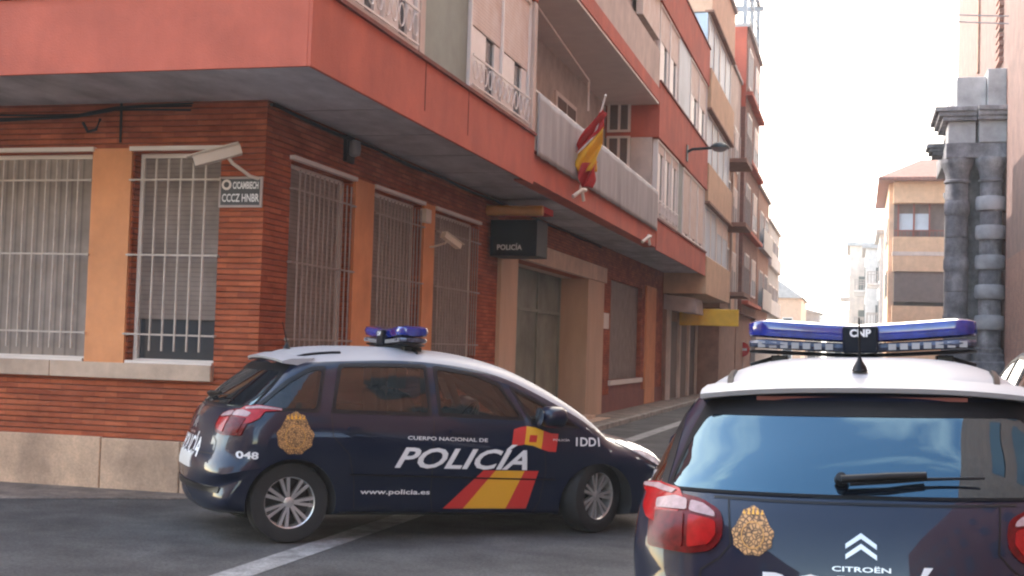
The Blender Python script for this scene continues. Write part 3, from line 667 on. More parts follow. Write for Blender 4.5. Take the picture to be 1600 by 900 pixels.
b3 = stack_building('apartment_building', 'narrow salmon building with pale vertical strips, third on the left side', -16, -4.95, 47.62, 54.0,
    [(0, 3.3, 'brownwall', 0, 'ground_floor_wall'), (3.3, 10.6, 'salmon', 0, 'wall'), (10.6, 12.9, 'cream', .04, 'top_floor_wall')])
for zz in (4.0, 6.6, 9.0):
    w = MB(); w.box(-4.95, -4.1, 48.0, 50.6, zz - .25, zz - .1); bo = w.build('balcony', M['brownwall'], b3)
    w = MB()
    for i in range(14): w.box(-4.14, -4.12, 48.02 + i * .19, 48.05 + i * .19, zz - .1, zz + .85)
    w.box(-4.15, -4.11, 48, 50.6, zz + .85, zz + .89)
    for i in range(5): w.box(-4.95 + i * .19, -4.93 + i * .19, 48.0, 48.03, zz - .1, zz + .85)
    w.build('railing', M['bar_dark'], bo)
    facade_window(b3, -4.94, 48.5, 50.2, zz, zz + 1.7, 'brownblind'); facade_window(b3, -4.94, 51.2, 53.2, zz, zz + 1.7, 'shutter_grey', shut=.4)
for yy in (50.8, 53.4): w = MB(); w.box(-4.97, -4.85, yy, yy + .25, 3.3, 10.6); w.build('pilaster', M['cream'], b3)
b4 = stack_building('apartment_building', 'tall brick red building carrying an open steel frame on its roof, fourth on the left', -16, -4.72, 54.02, 61.8,
    [(0, 3.3, 'brownwall', -.2, 'ground_floor_wall'), (3.3, 15.4, 'brick_dark', 0, 'wall')])
for zz in (4.2, 7.2, 10.2, 13.0):
    facade_window(b4, -4.71, 55.0, 56.8, zz, zz + 1.7, 'shutter_grey'); facade_window(b4, -4.71, 58.6, 60.6, zz, zz + 1.7, 'winglass', shut=.5)
    w = MB(); w.box(-4.72, -4.45, 54.1, 61.7, zz - .5, zz - .35); w.build('string_course', M['red'], b4)
w = MB(); w.box(-9, -4.72, 54.02, 54.2, 12.0, 15.4); w.build('end_wall', M['red'], b4)
s = MB()
for xx in (-6.6, -4.85):
    for yy in (54.3, 57.8, 61.4): s.box(xx - .09, xx + .09, yy - .09, yy + .09, 15.54, 18.0)
for yy in (54.3, 57.8, 61.4): s.box(-6.8, -4.6, yy - .1, yy + .1, 18.0, 18.22)
for xx in (-6.6, -4.85): s.box(xx - .08, xx + .08, 54.2, 61.5, 18.22, 18.4)
for zz in (16.3, 17.1): s.box(-4.87, -4.82, 54.3, 61.4, zz, zz + .05); s.box(-6.6, -4.85, 54.27, 54.32, zz, zz + .05)
s.build('roof_frame', M['metalgrey'], b4)
b5 = stack_building('apartment_building', 'low reddish building with grey balconies, fifth on the left side', -14, -4.7, 61.82, 69.5,
    [(0, 3.2, 'housegrey', 0, 'ground_floor_wall'), (3.2, 9.6, 'brownwall', 0, 'wall')])
for zz in (4.0, 6.9):
    facade_window(b5, -4.69, 63, 65, zz, zz + 1.7, 'winglass'); facade_window(b5, -4.69, 66.3, 68.5, zz, zz + 1.7, 'winglass')
    w = MB(); w.box(-4.7, -4.45, 62.6, 68.9, zz - .2, zz - .05); w.box(-4.5, -4.45, 62.6, 68.9, zz - .05, zz + .8); w.build('balcony', M['metalgrey'], b5)
b6 = stack_building('apartment_building', 'grey building with pale upper floor, last tall one on the left side', -14, -4.75, 69.52, 80,
    [(0, 3.2, 'housegrey', 0, 'ground_floor_wall'), (3.2, 8.8, 'housegrey', 0, 'wall')])
for zz in (4.0, 6.6):
    for yy in (70.5, 73.5, 76.5): facade_window(b6, -4.74, yy, yy + 1.8, zz, zz + 1.5, 'winglass')
    w = MB(); w.box(-4.75, -4.55, 70, 79, zz - .2, zz + .6); w.build('balcony', M['housepale'], b6)

def house(name, label, x0, x1, y0, y1, h, wm, rm, rise=1.2, group='far houses'):
    b = empty(name, ((x0 + x1) / 2, y0, 0), label, 'house', group)
    w = MB(); w.box(x0, x1, y0, y1, 0, h); w.build('wall', M[wm], b)
    w = MB(); o_ = .3; xm = (x0 + x1) / 2
    w.prism([(x0 - o_, h + .003), (x1 + o_, h + .003), (xm, h + rise)], 'y', y0 - o_, y1 + o_); w.build('roof', M[rm], b)
    n = max(2, int((x1 - x0) / 2.2))
    for i in range(n):
        xx = x0 + (x1 - x0) * (i + .5) / n
        for zz in [1.2 + 2.8 * k for k in range(int(h / 2.8))]:
            f = MB(); f.box(xx - .5, xx + .5, y0 - .04, y0 + .02, zz, zz + 1.3); fo = f.build('window', M['whiteframe'], b)
            f = MB(); f.box(xx - .42, xx + .42, y0 - .05, y0 - .041, zz + .08, zz + 1.22); f.build('pane', M['winglass'], fo)
    return b
house('house', 'low far house with brownish pitched roof, just right of the left buildings', -10.5, -5.4, 128, 140, 7.2, 'salmon', 'housegrey', 2.0)
house('house', 'low far pale grey house at the end of the street, right of the tiled one', -7.2, -4.0, 141, 150, 6.2, 'housegrey', 'housegrey', .5)
house('house', 'long low cream house closing the end of the street', -3.8, 2, 165, 175, 3.6, 'cream', 'housepale', .8)

# ------------------------------------------------------------------ right side: church wall, portal, far apartment houses
XR = 5.05
ch = empty('church', (XR, 43, 0), 'tall church wall of pinkish plaster above dark brick on the right side', 'church')
w = MB(); w.box(4.72, 20, 20, 45.4, 5.0, 24); w.build('plaster_wall', M['churchpink'], ch)
w = MB(); w.box(4.72, 20, 20, 45.4, 0, 4.997); w.build('brick_wall', M['brick_dark'], ch)
w = MB(); w.box(XR, 20, 45.403, 73.5, 0, 11.9); w.build('nave_brick_wall', M['brick_dark'], ch)
w = MB(); w.box(XR, 20, 45.403, 73.5, 11.903, 26); w.build('nave_wall', M['churchpink'], ch)
w = MB()
for i in range(40): w.box(XR - .16, XR + .02, 50.2, 51.6, 12.8 + i * .30, 12.8 + i * .30 + .17)
w.build('toothed_quoin', M['brick_dark'], ch)
w = MB(); w.box(XR - .10, XR + .02, 60.0, 60.5, 14.5, 22); w.build('downpipe', M['brownwall'], ch)
def stone_column(b, x, y, r, z0, z1, rings, rr, m, ringm):
    prof = [(r * 1.35, z0), (r * 1.35, z0 + .25), (r * 1.15, z0 + .3), (r * 1.2, z0 + .45), (r, z0 + .5)]
    nseg = 12
    for i in range(nseg + 1):
        zq = z0 + .5 + (z1 - .9 - z0 - .5) * i / nseg; rq = r * (1 - .06 * i / nseg)
        prof += [(rq, zq)] if i % 2 or i in (0, nseg) else [(rq, zq - .03), (rq * .93, zq - .02), (rq * .93, zq + .02), (rq, zq + .03)]
    prof += [(r * 1.12, z1 - .85), (r * 1.12, z1 - .78), (r * .95, z1 - .75), (r * 1.05, z1 - .5), (r * 1.35, z1 - .2), (r * 1.4, z1 - .15), (r * 1.4, z1)]
    w = MB(); w.lathe(prof, 20, Matrix.Translation((x, y, 0))); c = w.build('column', m, b, smooth=35)
    if rings:
        for zz in rings:
            w = MB(); w.lathe([(r * .9, zz - .27), (r * rr * .93, zz - .25), (r * rr, zz - .15), (r * rr, zz + .15), (r * rr * .93, zz + .25), (r * .9, zz + .27)], 20, Matrix.Translation((x, y, 0))); w.build('rusticated_ring', ringm, c, smooth=35)
po = empty('church_portal', (4.3, 49.0, 0), 'weathered grey stone portal with banded columns and stepped cornice against the church', 'portal')
w = MB(); w.box(3.55, XR + .05, 50.0, 58.5, 0, 10.2); w.build('pier', M['greystone'], po, bevel=.04)
w = MB(); w.box(3.0, XR, 48.4, 59, 0, 1.6); w.build('pedestal', M['greystone'], po, bevel=.05)
zc = 8.95
stone_column(po, 3.42, 49.3, .42, 1.6, zc, [3.05, 5.1, 7.15], 1.08, M['greystone'], M['greystone'])
stone_column(po, 4.56, 49.0, .40, 1.6, zc, [3.0, 4.1, 5.17, 6.25, 7.3], 1.32, M['greystone'], M['greystone2'])
stone_column(po, 4.1, 59.1, .42, 1.6, zc, [3.05, 5.1, 7.15], 1.08, M['greystone'], M['greystone'])
w = MB(); w.box(2.98, XR, 48.75, 52, zc + .003, 9.5); w.build('architrave', M['greystone'], po, bevel=.03)
w = MB(); w.box(3.05, 4.0, 48.85, 50.5, 9.503, 10.3); w.box(4.1, XR, 48.7, 50.5, 9.503, 10.3); w.box(3.2, XR, 50.5, 58.7, 9.503, 10.25); w.build('frieze', M['greystone2'], po, bevel=.03)
w = MB()
for k, (a, z0, z1) in enumerate(((0, 10.3, 10.45), (.14, 10.453, 10.62), (.28, 10.623, 10.8))):
    w.box(2.85 - a, 4.02, 48.65 - a * .5, 52, z0, z1); w.box(4.05, XR, 48.5 - a * .5, 50.6, z0, z1)
w.build('cornice', M['greystone'], po, bevel=.025)
w = MB()
for k, (a, z0, z1) in enumerate(((0, 8.98, 9.1), (.12, 9.103, 9.25), (.22, 9.253, 9.42))): w.box(2.62 - a, 3.2, 50.6 - a * .5, 51.8, z0 + .35, z1 + .35)
w.build('side_cornice', M['greystone'], po, bevel=.02)
w = MB(); w.box(3.35, 4.38, 49.2, 57, 10.803, 12.0); w.box(4.4, XR, 49.0, 57, 10.803, 12.25); w.build('attic_block', M['greystone2'], po, bevel=.03)

# orange corner apartment house
ob = empty('apartment_building', (2.0, 80, 0), 'orange and cream apartment house with hipped tiled roof, right of the street', 'building')
Yb = 80.0
def zpy(px, py, Y=Yb): return P(px, py, Y=Y).z
x0 = P(1394, 450, Y=Yb).x
zs = [zpy(1430, v) for v in (503, 478, 424, 370, 317, 283)]
w = MB(); w.box(x0 + .3, 9, Yb + .9, Yb + 14, 0, zs[5]); w.build('wall', M['cream'], ob)
for (za, zb) in ((0.0, zs[1]), (zs[2], zs[3]), (zs[4], zs[5])):
    w = MB(); w.box(x0, 6.5, Yb, Yb + 1.2, za, zb); w.build('orange_band', M['peach'], ob)
w = MB(); zm = (zs[2] + zs[3]) / 2; w.box(x0 - .03, 6.5, Yb - .03, Yb + 1.2, zm - .1, zm + .14); w.build('cream_band', M['cream'], ob)
w = MB(); w.box(x0 + .1, 6.4, Yb + .12, Yb + .5, zs[1] + .25, zs[2]); w.build('roller_blind', M['brownblind'], ob)
w = MB(); w.box(x0 + .1, 6.4, Yb + .6, Yb + .8, zs[1], zs[1] + .3); w.build('balcony_floor', M['dark'], ob)
w = MB(); w.box(x0 + .05, 6.4, Yb + .6, Yb + .8, zs[3], zs[4]); bo = w.build('glazed_balcony', M['brownblind'], ob)
xg0, xg1 = P(1403, 400, Y=Yb).x, P(1452, 400, Y=Yb).x
w = MB(); w.box(xg0, xg1, Yb + .5, Yb + .56, zs[3] + .45, zs[4] - .6); w.build('pane', M['blueglass'], bo)
w = MB()
for xx in (xg0, (xg0 + xg1) / 2, xg1): w.box(xx - .05, xx + .05, Yb + .4, Yb + .5, zs[3], zs[4])
w.box(x0 + .05, 6.3, Yb + .05, Yb + .12, zs[3] + .35, zs[3] + .42)
for i in range(20): w.box(x0 + .1 + i * .2, x0 + .13 + i * .2, Yb + .05, Yb + .1, zs[3], zs[3] + .35)
w.build('railing', M['darkred'], bo)
w = MB(); w.box(x0 - .25, x0 + .3, Yb + .9, Yb + 14, 0, zs[5]); w.build('side_wall', M['salmon'], ob)
for k in range(3):
    for dy in (2, 6): w = MB(); w.box(x0 - .32, x0 - .24, Yb + dy, Yb + dy + 1.2, 2.2 + 3.2 * k, 3.8 + 3.2 * k); w.build('window', M['winglass'], ob)
zt = zs[5]
w = MB(); xa = x0 - .9; ya_ = Yb - .6; xb, yb = 9.5, Yb + 15; rz = zpy(1447, 238)
w.add([(xa, ya_, zt + .0), (xb, ya_, zt), (xb, yb, zt), (xa, yb, zt), (xa, ya_, zt + .18), (xb, ya_, zt + .18), (xb, yb, zt + .18), (xa, yb, zt + .18), (xa + 2.6, ya_ + 3.5, rz), (xb - 3, ya_ + 3.5, rz), (xb - 3, yb - 3.5, rz), (xa + 2.6, yb - 3.5, rz)],
      [(0, 1, 2, 3), (0, 1, 5, 4), (1, 2, 6, 5), (2, 3, 7, 6), (3, 0, 4, 7), (4, 5, 9, 8), (5, 6, 10, 9), (6, 7, 11, 10), (7, 4, 8, 11), (8, 9, 10, 11)])
w.build('roof', M['tile'], ob)

def right_building(label, px0, py_top, Y, depth, wm, balc, seed):
    random.seed(seed); xx = P(px0, 450, Y=Y).x; h = P(px0, py_top, Y=Y).z
    b = empty('apartment_building', (xx, Y, 0), label, 'building', 'pale houses far along the right side')
    w = MB(); w.box(xx, xx + 9, Y, Y + depth, 0, h); w.build('wall', M[wm], b)
    w = MB(); w.box(xx - .3, xx + 9, Y - .2, Y + depth, h + .003, h + .35); w.build('cornice', M['housegrey'], b)
    nf = int(h / 3)
    for f_ in range(nf):
        z = 1.0 + 3.0 * f_
        for i in range(max(1, int(depth / 3.2))):
            yy = Y + 1 + i * 3.2
            f = MB(); f.box(xx - .05, xx + .02, yy, yy + 1.3, z + .2, z + 1.9); f.build('window', M['winglass'], b)
            if balc and f_ > 0:
                f = MB(); f.box(xx - .85, xx, yy - .4, yy + 1.7, z - .12, z + .02); bo = f.build('balcony', M['housepale'], b)
                f = MB(); f.box(xx - .85, xx - .80, yy - .4, yy + 1.7, z + .8, z + .86)
                for j in range(9): f.box(xx - .84, xx - .81, yy - .4 + j * .25, yy - .37 + j * .25, z + .02, z + .8)
                for j in range(4): f.box(xx - .8 + j * .22, xx - .77 + j * .22, yy - .4, yy - .37, z + .02, z + .8)
                f.box(xx - .85, xx, yy - .4, yy - .35, z + .8, z + .86); f.build('railing', M['bar_dark'], bo)
        for i in range(2):
            f = MB(); f.box(xx + .8 + i * 2.2, xx + 1.9 + i * 2.2, Y - .05, Y + .02, z + .3, z + 1.8); f.build('window', M['winglass'], b)
    return b
right_building('white house with railed balconies directly beyond the orange one', 1374, 366, 95.5, 9, 'housepale', True, 1)
right_building('grey white house with a flat cornice, second beyond the orange one', 1352, 388, 106, 10, 'housepale', True, 2)
right_building('farthest pale house on the right, cream walled', 1327, 384, 118, 12, 'cream', True, 3)

# overhead wires
for k, (pa, pb_, lab) in enumerate((((1128, -9), (1560, 26), 'upper thin wire crossing the white sky above the street'), ((1128, -3), (1560, 38), 'lower thin wire crossing the white sky above the street'))):
    A = P(*pa, Y=46 + k); B = P(*pb_, Y=46 + k); A.x = XO; B.x = XR if k else 4.9
    s = MB(); pts = []
    for i in range(17):
        t_ = i / 16; p = A.lerp(B, t_); p.z -= .18 * 4 * t_ * (1 - t_); pts.append(p)
    s.tube(pts, .024, 5); tag(s.build('overhead_wire', M['metalgrey']), lab, 'wire', 'wires over the street')
ps = P(1160, 546, Y=57.5); t = empty('road_sign', (ps.x, 57.5, 0), 'small round dark red road sign on a post, far down the left pavement', 'sign')
s = MB(); s.tube([(ps.x, 57.5, 0), (ps.x, 57.5, ps.z + .35)], .035, 8); s.build('post', M['metalgrey'], t)
s = MB(); s.lathe([(.32, 0), (.32, .03)], 24, Matrix.Translation((ps.x, 57.45, ps.z)) @ RY); s.build('disc', M['signred'], t)
s = MB(); s.box(ps.x - .2, ps.x + .2, 57.40, 57.415, ps.z - .05, ps.z + .05); s.build('bar', M['white'], t)

hz = MB(); hz.box(-90, 60, -60, 210, -1.6, 28)
mh = bpy.data.materials.new('haze'); mh.use_nodes = True; nh = mh.node_tree; nh.nodes.clear()
oh = nh.nodes.new('ShaderNodeOutputMaterial'); vh = nh.nodes.new('ShaderNodeVolumePrincipled'); vh.inputs['Color'].default_value = (.93, .93, .95, 1); vh.inputs['Density'].default_value = .0011; vh.inputs['Anisotropy'].default_value = .2
nh.links.new(vh.outputs[0], oh.inputs['Volume'])
tag(hz.build('haze', mh), kind='stuff')

# buildings behind the camera, seen in reflections
bb = empty('brick_house', (5.0, 4, 0), 'brown brick house lining the right pavement beside the foreground police car', 'building')
w = MB(); w.box(XR, 14, -34, 19.9, 0, 19); w.build('wall', M['brick_dark'], bb)
for i in range(12):
    for zz in (1.2, 4.4, 7.6, 10.8): w = MB(); w.box(XR - .05, XR + .02, -30 + i * 4, -28.6 + i * 4, zz, zz + 1.7); w.build('window', M['winglass'], bb)
bb = empty('rendered_house', (-9, -6, 0), 'tan rendered house across the side street, left of and behind the viewpoint', 'building')
w = MB(); w.box(-26, -7.5, -34, 0.5, 0, 8.2); w.build('wall', M['stone'], bb)
for i in range(5):
    for zz in (1.2, 4.4):
        w = MB(); w.box(-24 + i * 3.3, -22.6 + i * 3.3, .48, .55, zz, zz + 1.7); w.build('window', M['winglass'], bb)
        w = MB(); w.box(-7.55, -7.45, -30 + i * 6, -28.6 + i * 6, zz, zz + 1.7); w.build('window', M['winglass'], bb)
random.seed(11)

# ------------------------------------------------------------------ the cars (compact MPV); local axes: x forward, y left, z up, origin on the ground under the rear axle
def crestmat():
    m, n, l, b = newmat('crest_gold'); b.inputs['Roughness'].default_value = .5
    t = n.new('ShaderNodeTexCoord'); v = n.new('ShaderNodeTexVoronoi'); v.feature = 'DISTANCE_TO_EDGE'; v.inputs['Scale'].default_value = 62; l.new(t.outputs['Object'], v.inputs['Vector'])
    nz = n.new('ShaderNodeTexNoise'); nz.inputs['Scale'].default_value = 30; l.new(t.outputs['Object'], nz.inputs['Vector'])
    mm = n.new('ShaderNodeMath'); mm.operation = 'MULTIPLY_ADD'; l.new(nz.outputs['Fac'], mm.inputs[0]); mm.inputs[1].default_value = .25; l.new(v.outputs['Distance'], mm.inputs[2])
    r = n.new('ShaderNodeValToRGB'); e = r.color_ramp.elements; e[0].position = .15; e[0].color = (.07, .035, .012, 1); e[1].position = .36; e[1].color = (.62, .33, .12, 1)
    l.new(mm.outputs[0], r.inputs[0]); l.new(r.outputs[0], b.inputs['Base Color']); return m
M['navy'] = mat('navy_car_paint', (.003, .008, .026), .4, coat=.75, var=0, ior=1.45, coatr=.02, spec=.15)
M['carwhite'] = mat('white_car_paint', (.36, .36, .37), .5, coat=.12, var=0)
M['cargrey'] = mat('grey_car_paint', (.10, .10, .105), .75, spec=.05, coat=0, var=0)
M['cabin'] = mat('cabin_lining', (.035, .034, .036), .8, var=0)
M['trim'] = mat('black_car_trim', (.008, .008, .009), .4, var=0, spec=.25)
M['rim_reflection'] = mat('black_rim_and_reflection', (.006, .006, .007), .5, var=0, spec=.1)  # black of the rear glass rim and of the painted spoiler reflection
M['rubber'] = mat('tyre_rubber', (.018, .018, .018), .8, var=.1, vscale=20)
M['alloy'] = mat('alloy_silver', (.62, .60, .58), .3, metal=.75, var=0)
M['chrome'] = mat('chrome', (.8, .8, .8), .12, metal=1, var=0)
M['sideglass'] = glassmat('side_glass', (.50, .46, .42), 1.5)
M['rearglass'] = mat('privacy_rear_glass', (.004, .006, .010), .015, var=0, ior=2.05); M['rearglass'].node_tree.nodes['Principled BSDF'].inputs['Specular Tint'].default_value = (.42, .78, 1, 1)
M['sidedark'] = glassmat('tinted_side_glass', (.22, .18, .15), 1.55)
M['lampred'] = mat('tail_lamp_red', (.13, .002, .004), .22, coat=.05, spec=.2, var=.25, vscale=24)
M['lampred2'] = mat('tail_lamp_bright_red', (.36, .006, .008), .15, coat=.08, spec=.25, var=.15, vscale=30)
M['lampclear'] = mat('tail_lamp_clear', (.40, .27, .27), .2, coat=.15, spec=.25, var=.15, vscale=30)
M['headlamp'] = mat('headlamp_lens', (.55, .57, .60), .08, coat=1, var=.35, vscale=14)
M['crest'] = crestmat() if True else mat('crest_gold', (.62, .36, .13), .5, var=.30, vscale=34, vcol=(.16, .07, .02))
M['decred'] = mat('stripe_red', (.60, .03, .025), .4, coat=.4, var=0)
M['decyellow'] = mat('stripe_yellow', (.80, .40, .02), .4, coat=.4, var=0)
M['beaconblue'] = mat('beacon_blue', (.004, .022, .27), .12, coat=1, var=.2, vscale=14)
M['beaconclear'] = mat('beacon_clear_lens', (.07, .08, .12), .2, coat=.2, var=.5, vscale=26, vcol=(.015, .018, .03))
M['platewhite'] = mat('number_plate', (.60, .60, .58), .4, var=0)
M['seat'] = mat('seat_fabric', (.06, .055, .055), .9, var=0)
M['skin'] = mat('skin', (.52, .27, .20), .6, var=0)
M['shirt'] = mat('navy_shirt', (.03, .04, .07), .8, var=0)
M['hair'] = mat('dark_hair', (.03, .02, .015), .7, var=0)

def crv(pts, x):
    """smooth interpolation through sorted (x, y) points"""
    n = len(pts)
    if x <= pts[0][0]: return pts[0][1]
    if x >= pts[-1][0]: return pts[-1][1]
    for i in range(n - 1):
        if x <= pts[i + 1][0]: break
    def sl(k):
        if k <= 0: return (pts[1][1] - pts[0][1]) / (pts[1][0] - pts[0][0])
        if k >= n - 1: return (pts[-1][1] - pts[-2][1]) / (pts[-1][0] - pts[-2][0])
        return (pts[k + 1][1] - pts[k - 1][1]) / (pts[k + 1][0] - pts[k - 1][0])
    h = pts[i + 1][0] - pts[i][0]; t = (x - pts[i][0]) / h; a, b = pts[i][1], pts[i + 1][1]; m0, m1 = sl(i) * h, sl(i + 1) * h
    return (2 * t**3 - 3 * t * t + 1) * a + (t**3 - 2 * t * t + t) * m0 + (-2 * t**3 + 3 * t * t) * b + (t**3 - t * t) * m1
TOP = [(-.705, .52, .52), (-.71, .60, .52), (-.695, .68, .50), (-.665, .74, .48), (-.65, .82, .48), (-.63, .90, .48), (-.60, .98, .46), (-.555, 1.055, .42), (-.42, 1.20, .36), (-.26, 1.34, .32), (-.12, 1.45, .28), (-.03, 1.50, .25),
       (.10, 1.555, .25), (.4, 1.60, .25), (.97, 1.62, .25), (1.5, 1.595, .25), (1.9, 1.515, .25), (2.2, 1.40, .26), (2.5, 1.243, .28), (2.8, 1.06, .30), (2.94, .975, .30), (3.08, .93, .28), (3.28, .885, .30), (3.47, .81, .36), (3.60, .715, .44), (3.66, .62, .5), (3.67, .55, .5)]
BOT = [(-.705, .52, .52), (-.695, .42, .50), (-.67, .32, .30), (-.61, .235, .18), (-.45, .21, .12), (0, .20, .10), (1.3, .19, .09), (2.7, .19, .10), (3.3, .20, .12), (3.50, .225, .2), (3.61, .30, .34), (3.66, .42, .5), (3.67, .55, .5)]
WZ = [(.15, .80), (.3, .865), (.5, .895), (.65, .92), (.8, .93), (.95, .92), (1.05, .90), (1.15, .86), (1.3, .785), (1.45, .71), (1.6, .635), (1.7, .59)]
def W(x, z):
    f = 1.0
    if x < .1: f -= .055 * ((.1 - x) / .9) ** 2
    if x > 2.3: f -= .10 * ((x - 2.3) / 1.38) ** 2
    return crv(WZ, z) * f
def resample(ctrl, n):
    d = [0]
    for a, b in zip(ctrl, ctrl[1:]): d.append(d[-1] + math.hypot(b[0] - a[0], b[1] - a[1]))
    ch = [[(d[i], c[k]) for i, c in enumerate(ctrl)] for k in range(3)]
    return [tuple(crv(ch[k], d[-1] * i / n) for k in range(3)) for i in range(n + 1)]
def car_shell():
    N = 120; T = resample(TOP, N); B = resample(BOT, N)
    A = [0, .1, .2, .3, .4, .5, .6, .68, .75, .81, .86, .90, .93, .96, .98, .995, 1.0]
    me = bmesh.new()
    for sgn in (-1, 1):
        for S in (T, B):
            grid = []
            for i, (sx, sz, r) in enumerate(S):
                k_ = max(0, min(1, (sx + .35) / .5)) * max(0, min(1, (3.0 - sx) / .4)); pw = 2.4 + 1.0 * k_ * k_ * (3 - 2 * k_) * (1 if S is T else 0)
                cx = -.38 + (3.3 + .38) * i / N; cz = .60 - .04 * (i / N)
                L = math.hypot(cx - sx, cz - sz); rr = min(r, L * .9)
                ds = [rr * (1 - (1 - a**pw) ** (1 / pw)) for a in A] + [rr + (L - rr) * (k / 14) for k in range(1, 15)]
                row = []
                for d in ds:
                    k = d / L; x = sx + (cx - sx) * k; z = sz + (cz - sz) * k
                    Bv = max(0, 1 - d / rr); y = W(x, z) * (1 - Bv**pw) ** (1 / pw)
                    row.append(me.verts.new((x, sgn * y, z)))
                grid.append(row)
            for i in range(N):
                for j in range(len(grid[0]) - 1):
                    try: me.faces.new((grid[i][j], grid[i][j + 1], grid[i + 1][j + 1], grid[i + 1][j]))
                    except ValueError: pass
    bmesh.ops.remove_doubles(me, verts=me.verts, dist=2e-4)
    bmesh.ops.dissolve_degenerate(me, edges=me.edges, dist=1e-5)
    bmesh.ops.recalc_face_normals(me, faces=me.faces)
    m = bpy.data.meshes.new('shell'); me.to_mesh(m); me.free(); return m
def boolean(me, cutter, op='DIFFERENCE'):
    a = bpy.data.objects.new('a', me); b = bpy.data.objects.new('b', cutter); COL.objects.link(a); COL.objects.link(b)
    md = a.modifiers.new('b', 'BOOLEAN'); md.object = b; md.operation = op; md.solver = 'EXACT'
    dg = bpy.context.evaluated_depsgraph_get(); dg.update()
    r = bpy.data.meshes.new_from_object(a.evaluated_get(dg)); bpy.data.objects.remove(a); bpy.data.objects.remove(b); return r
shell = car_shell()
tmp = bmesh.new(); tmp.from_mesh(shell); BV = BVHTree.FromBMesh(tmp); tmp.free()
def slots(me, mats, idx=0):
    me.materials.clear()
    for m in mats: me.materials.append(m)
    me.polygons.foreach_set('material_index', [idx] * len(me.polygons))
SL = [M['navy'], M['cabin']]
slots(shell, SL, 0)
def cutmesh(mb, idx=1):
    me = mb.mesh('cut', SL); me.polygons.foreach_set('material_index', [idx] * len(me.polygons)); return me
# wheel wells
body = shell.copy()
w = MB()
for x in (0, 2.73):
    for s_ in (-1, 1): w.lathe([(.365, 0), (.365, .5)], 48, Matrix.Translation((x, s_ * .56, .33)) @ Matrix.Rotation(rad(-90 * s_), 4, 'X'))
body = boolean(body, cutmesh(w))
# cabin hollow
cab = [(-.40, .60), (2.65, .60), (2.62, .95), (2.32, 1.16), (2.02, 1.32), (1.75, 1.42), (1.4, 1.50), (.9, 1.545), (.3, 1.53), (.04, 1.44), (-.12, 1.32), (-.36, 1.10)]
w = MB(); vs = []
for s_ in (-1, 1): vs += [(x, s_ * (W(x, z) * (.76 if z > 1.1 else .93)), z) for x, z in cab]
n = len(cab); w.add(vs, [tuple(range(n)), tuple(range(n, 2 * n))[::-1]] + [(i, n + i, n + (i + 1) % n, (i + 1) % n) for i in range(n)])
cm = cutmesh(w); bm = bmesh.new(); bm.from_mesh(cm); bmesh.ops.triangulate(bm, faces=bm.faces); bmesh.ops.recalc_face_normals(bm, faces=bm.faces); bm.to_mesh(cm); bm.free()
body = boolean(body, cm)
WQ = [(-.32, 1.075), (.17, 1.075), (.25, 1.425), (.13, 1.41), (-.06, 1.30)]
WR = [(.29, 1.075), (1.13, 1.075), (1.13, 1.475), (.75, 1.47), (.38, 1.45)]
WF = [(1.21, 1.075), (1.97, 1.06), (1.78, 1.35), (1.55, 1.43), (1.21, 1.47)]
WA = [(2.04, 1.045), (2.50, 1.0), (2.24, 1.165), (1.89, 1.325)]
for k, poly in enumerate((WQ, WR, WF, WA)):
    w = MB(); w.prism(poly, 'y', -1.1, -.35); body = boolean(body, cutmesh(w))
    w = MB(); w.prism(poly, 'y', .35, 1.1); body = boolean(body, cutmesh(w))
WS = [(-.60, 1.02), (.60, 1.02), (.52, 1.44), (-.52, 1.44)]
w = MB(); w.prism(WS, 'x', 1.95, 3.4); body = boolean(body, cutmesh(w))
# white roof and pillar arch split off as its own part
ZL = [(-.50, 1.52), (-.15, 1.485), (.08, 1.458), (.3, 1.475), (.97, 1.51), (1.5, 1.475), (1.85, 1.40), (2.2, 1.25), (2.5, 1.095), (2.75, .965), (2.98, .87)]
poly = [(x, crv(ZL, x)) for x in [-.50 + 3.38 * i / 40 for i in range(41)]] + [(2.98, 1.15), (2.6, 1.6), (1, 1.9), (-.50, 1.9)]
wr = MB(); wr.prism(poly, 'y', -1.2, 1.2); roofcut = cutmesh(wr)
roof = boolean(body.copy(), roofcut.copy(), 'INTERSECT'); body = boolean(body, roofcut)
shade(body, 42); shade(roof, 42)

def proj(o, d):
    h = BV.ray_cast(Vector(o), Vector(d).normalized())
    return (h[0], h[1]) if h[0] is not None else (None, None)
FR = {'right': (lambda u, v: (u, -2, v), (0, 1, 0)), 'left': (lambda u, v: (u, 2, v), (0, -1, 0)),
      'rear': (lambda u, v: (-3, -u, v), (1, 0, 0)), 'front': (lambda u, v: (6, -u, v), (-1, 0, 0)), 'top': (lambda u, v: (u, v, 3), (0, 0, -1))}
def project_bm(bm, frame, off, skirt, smooth=True):
    fo, d = FR[frame]; d = Vector(d); top = {}
    bm.verts.ensure_lookup_table()
    for v in bm.verts:
        h, nrm = proj(fo(v.co.x, v.co.y), d)
        if h is None: h = Vector(fo(v.co.x, v.co.y)) + d * 1.3; nrm = -d
        if nrm.dot(d) > 0: nrm = -nrm
        v.co = h + nrm * off; top[v] = nrm
    if skirt:
        be = [e for e in bm.edges if len(e.link_faces) == 1]; nv = {}
        for e in be:
            for v in e.verts:
                if v not in nv: nv[v] = bm.verts.new(v.co - top[v] * skirt)
        for e in be: bm.faces.new((e.verts[0], e.verts[1], nv[e.verts[1]], nv[e.verts[0]]))
    bmesh.ops.recalc_face_normals(bm, faces=bm.faces)
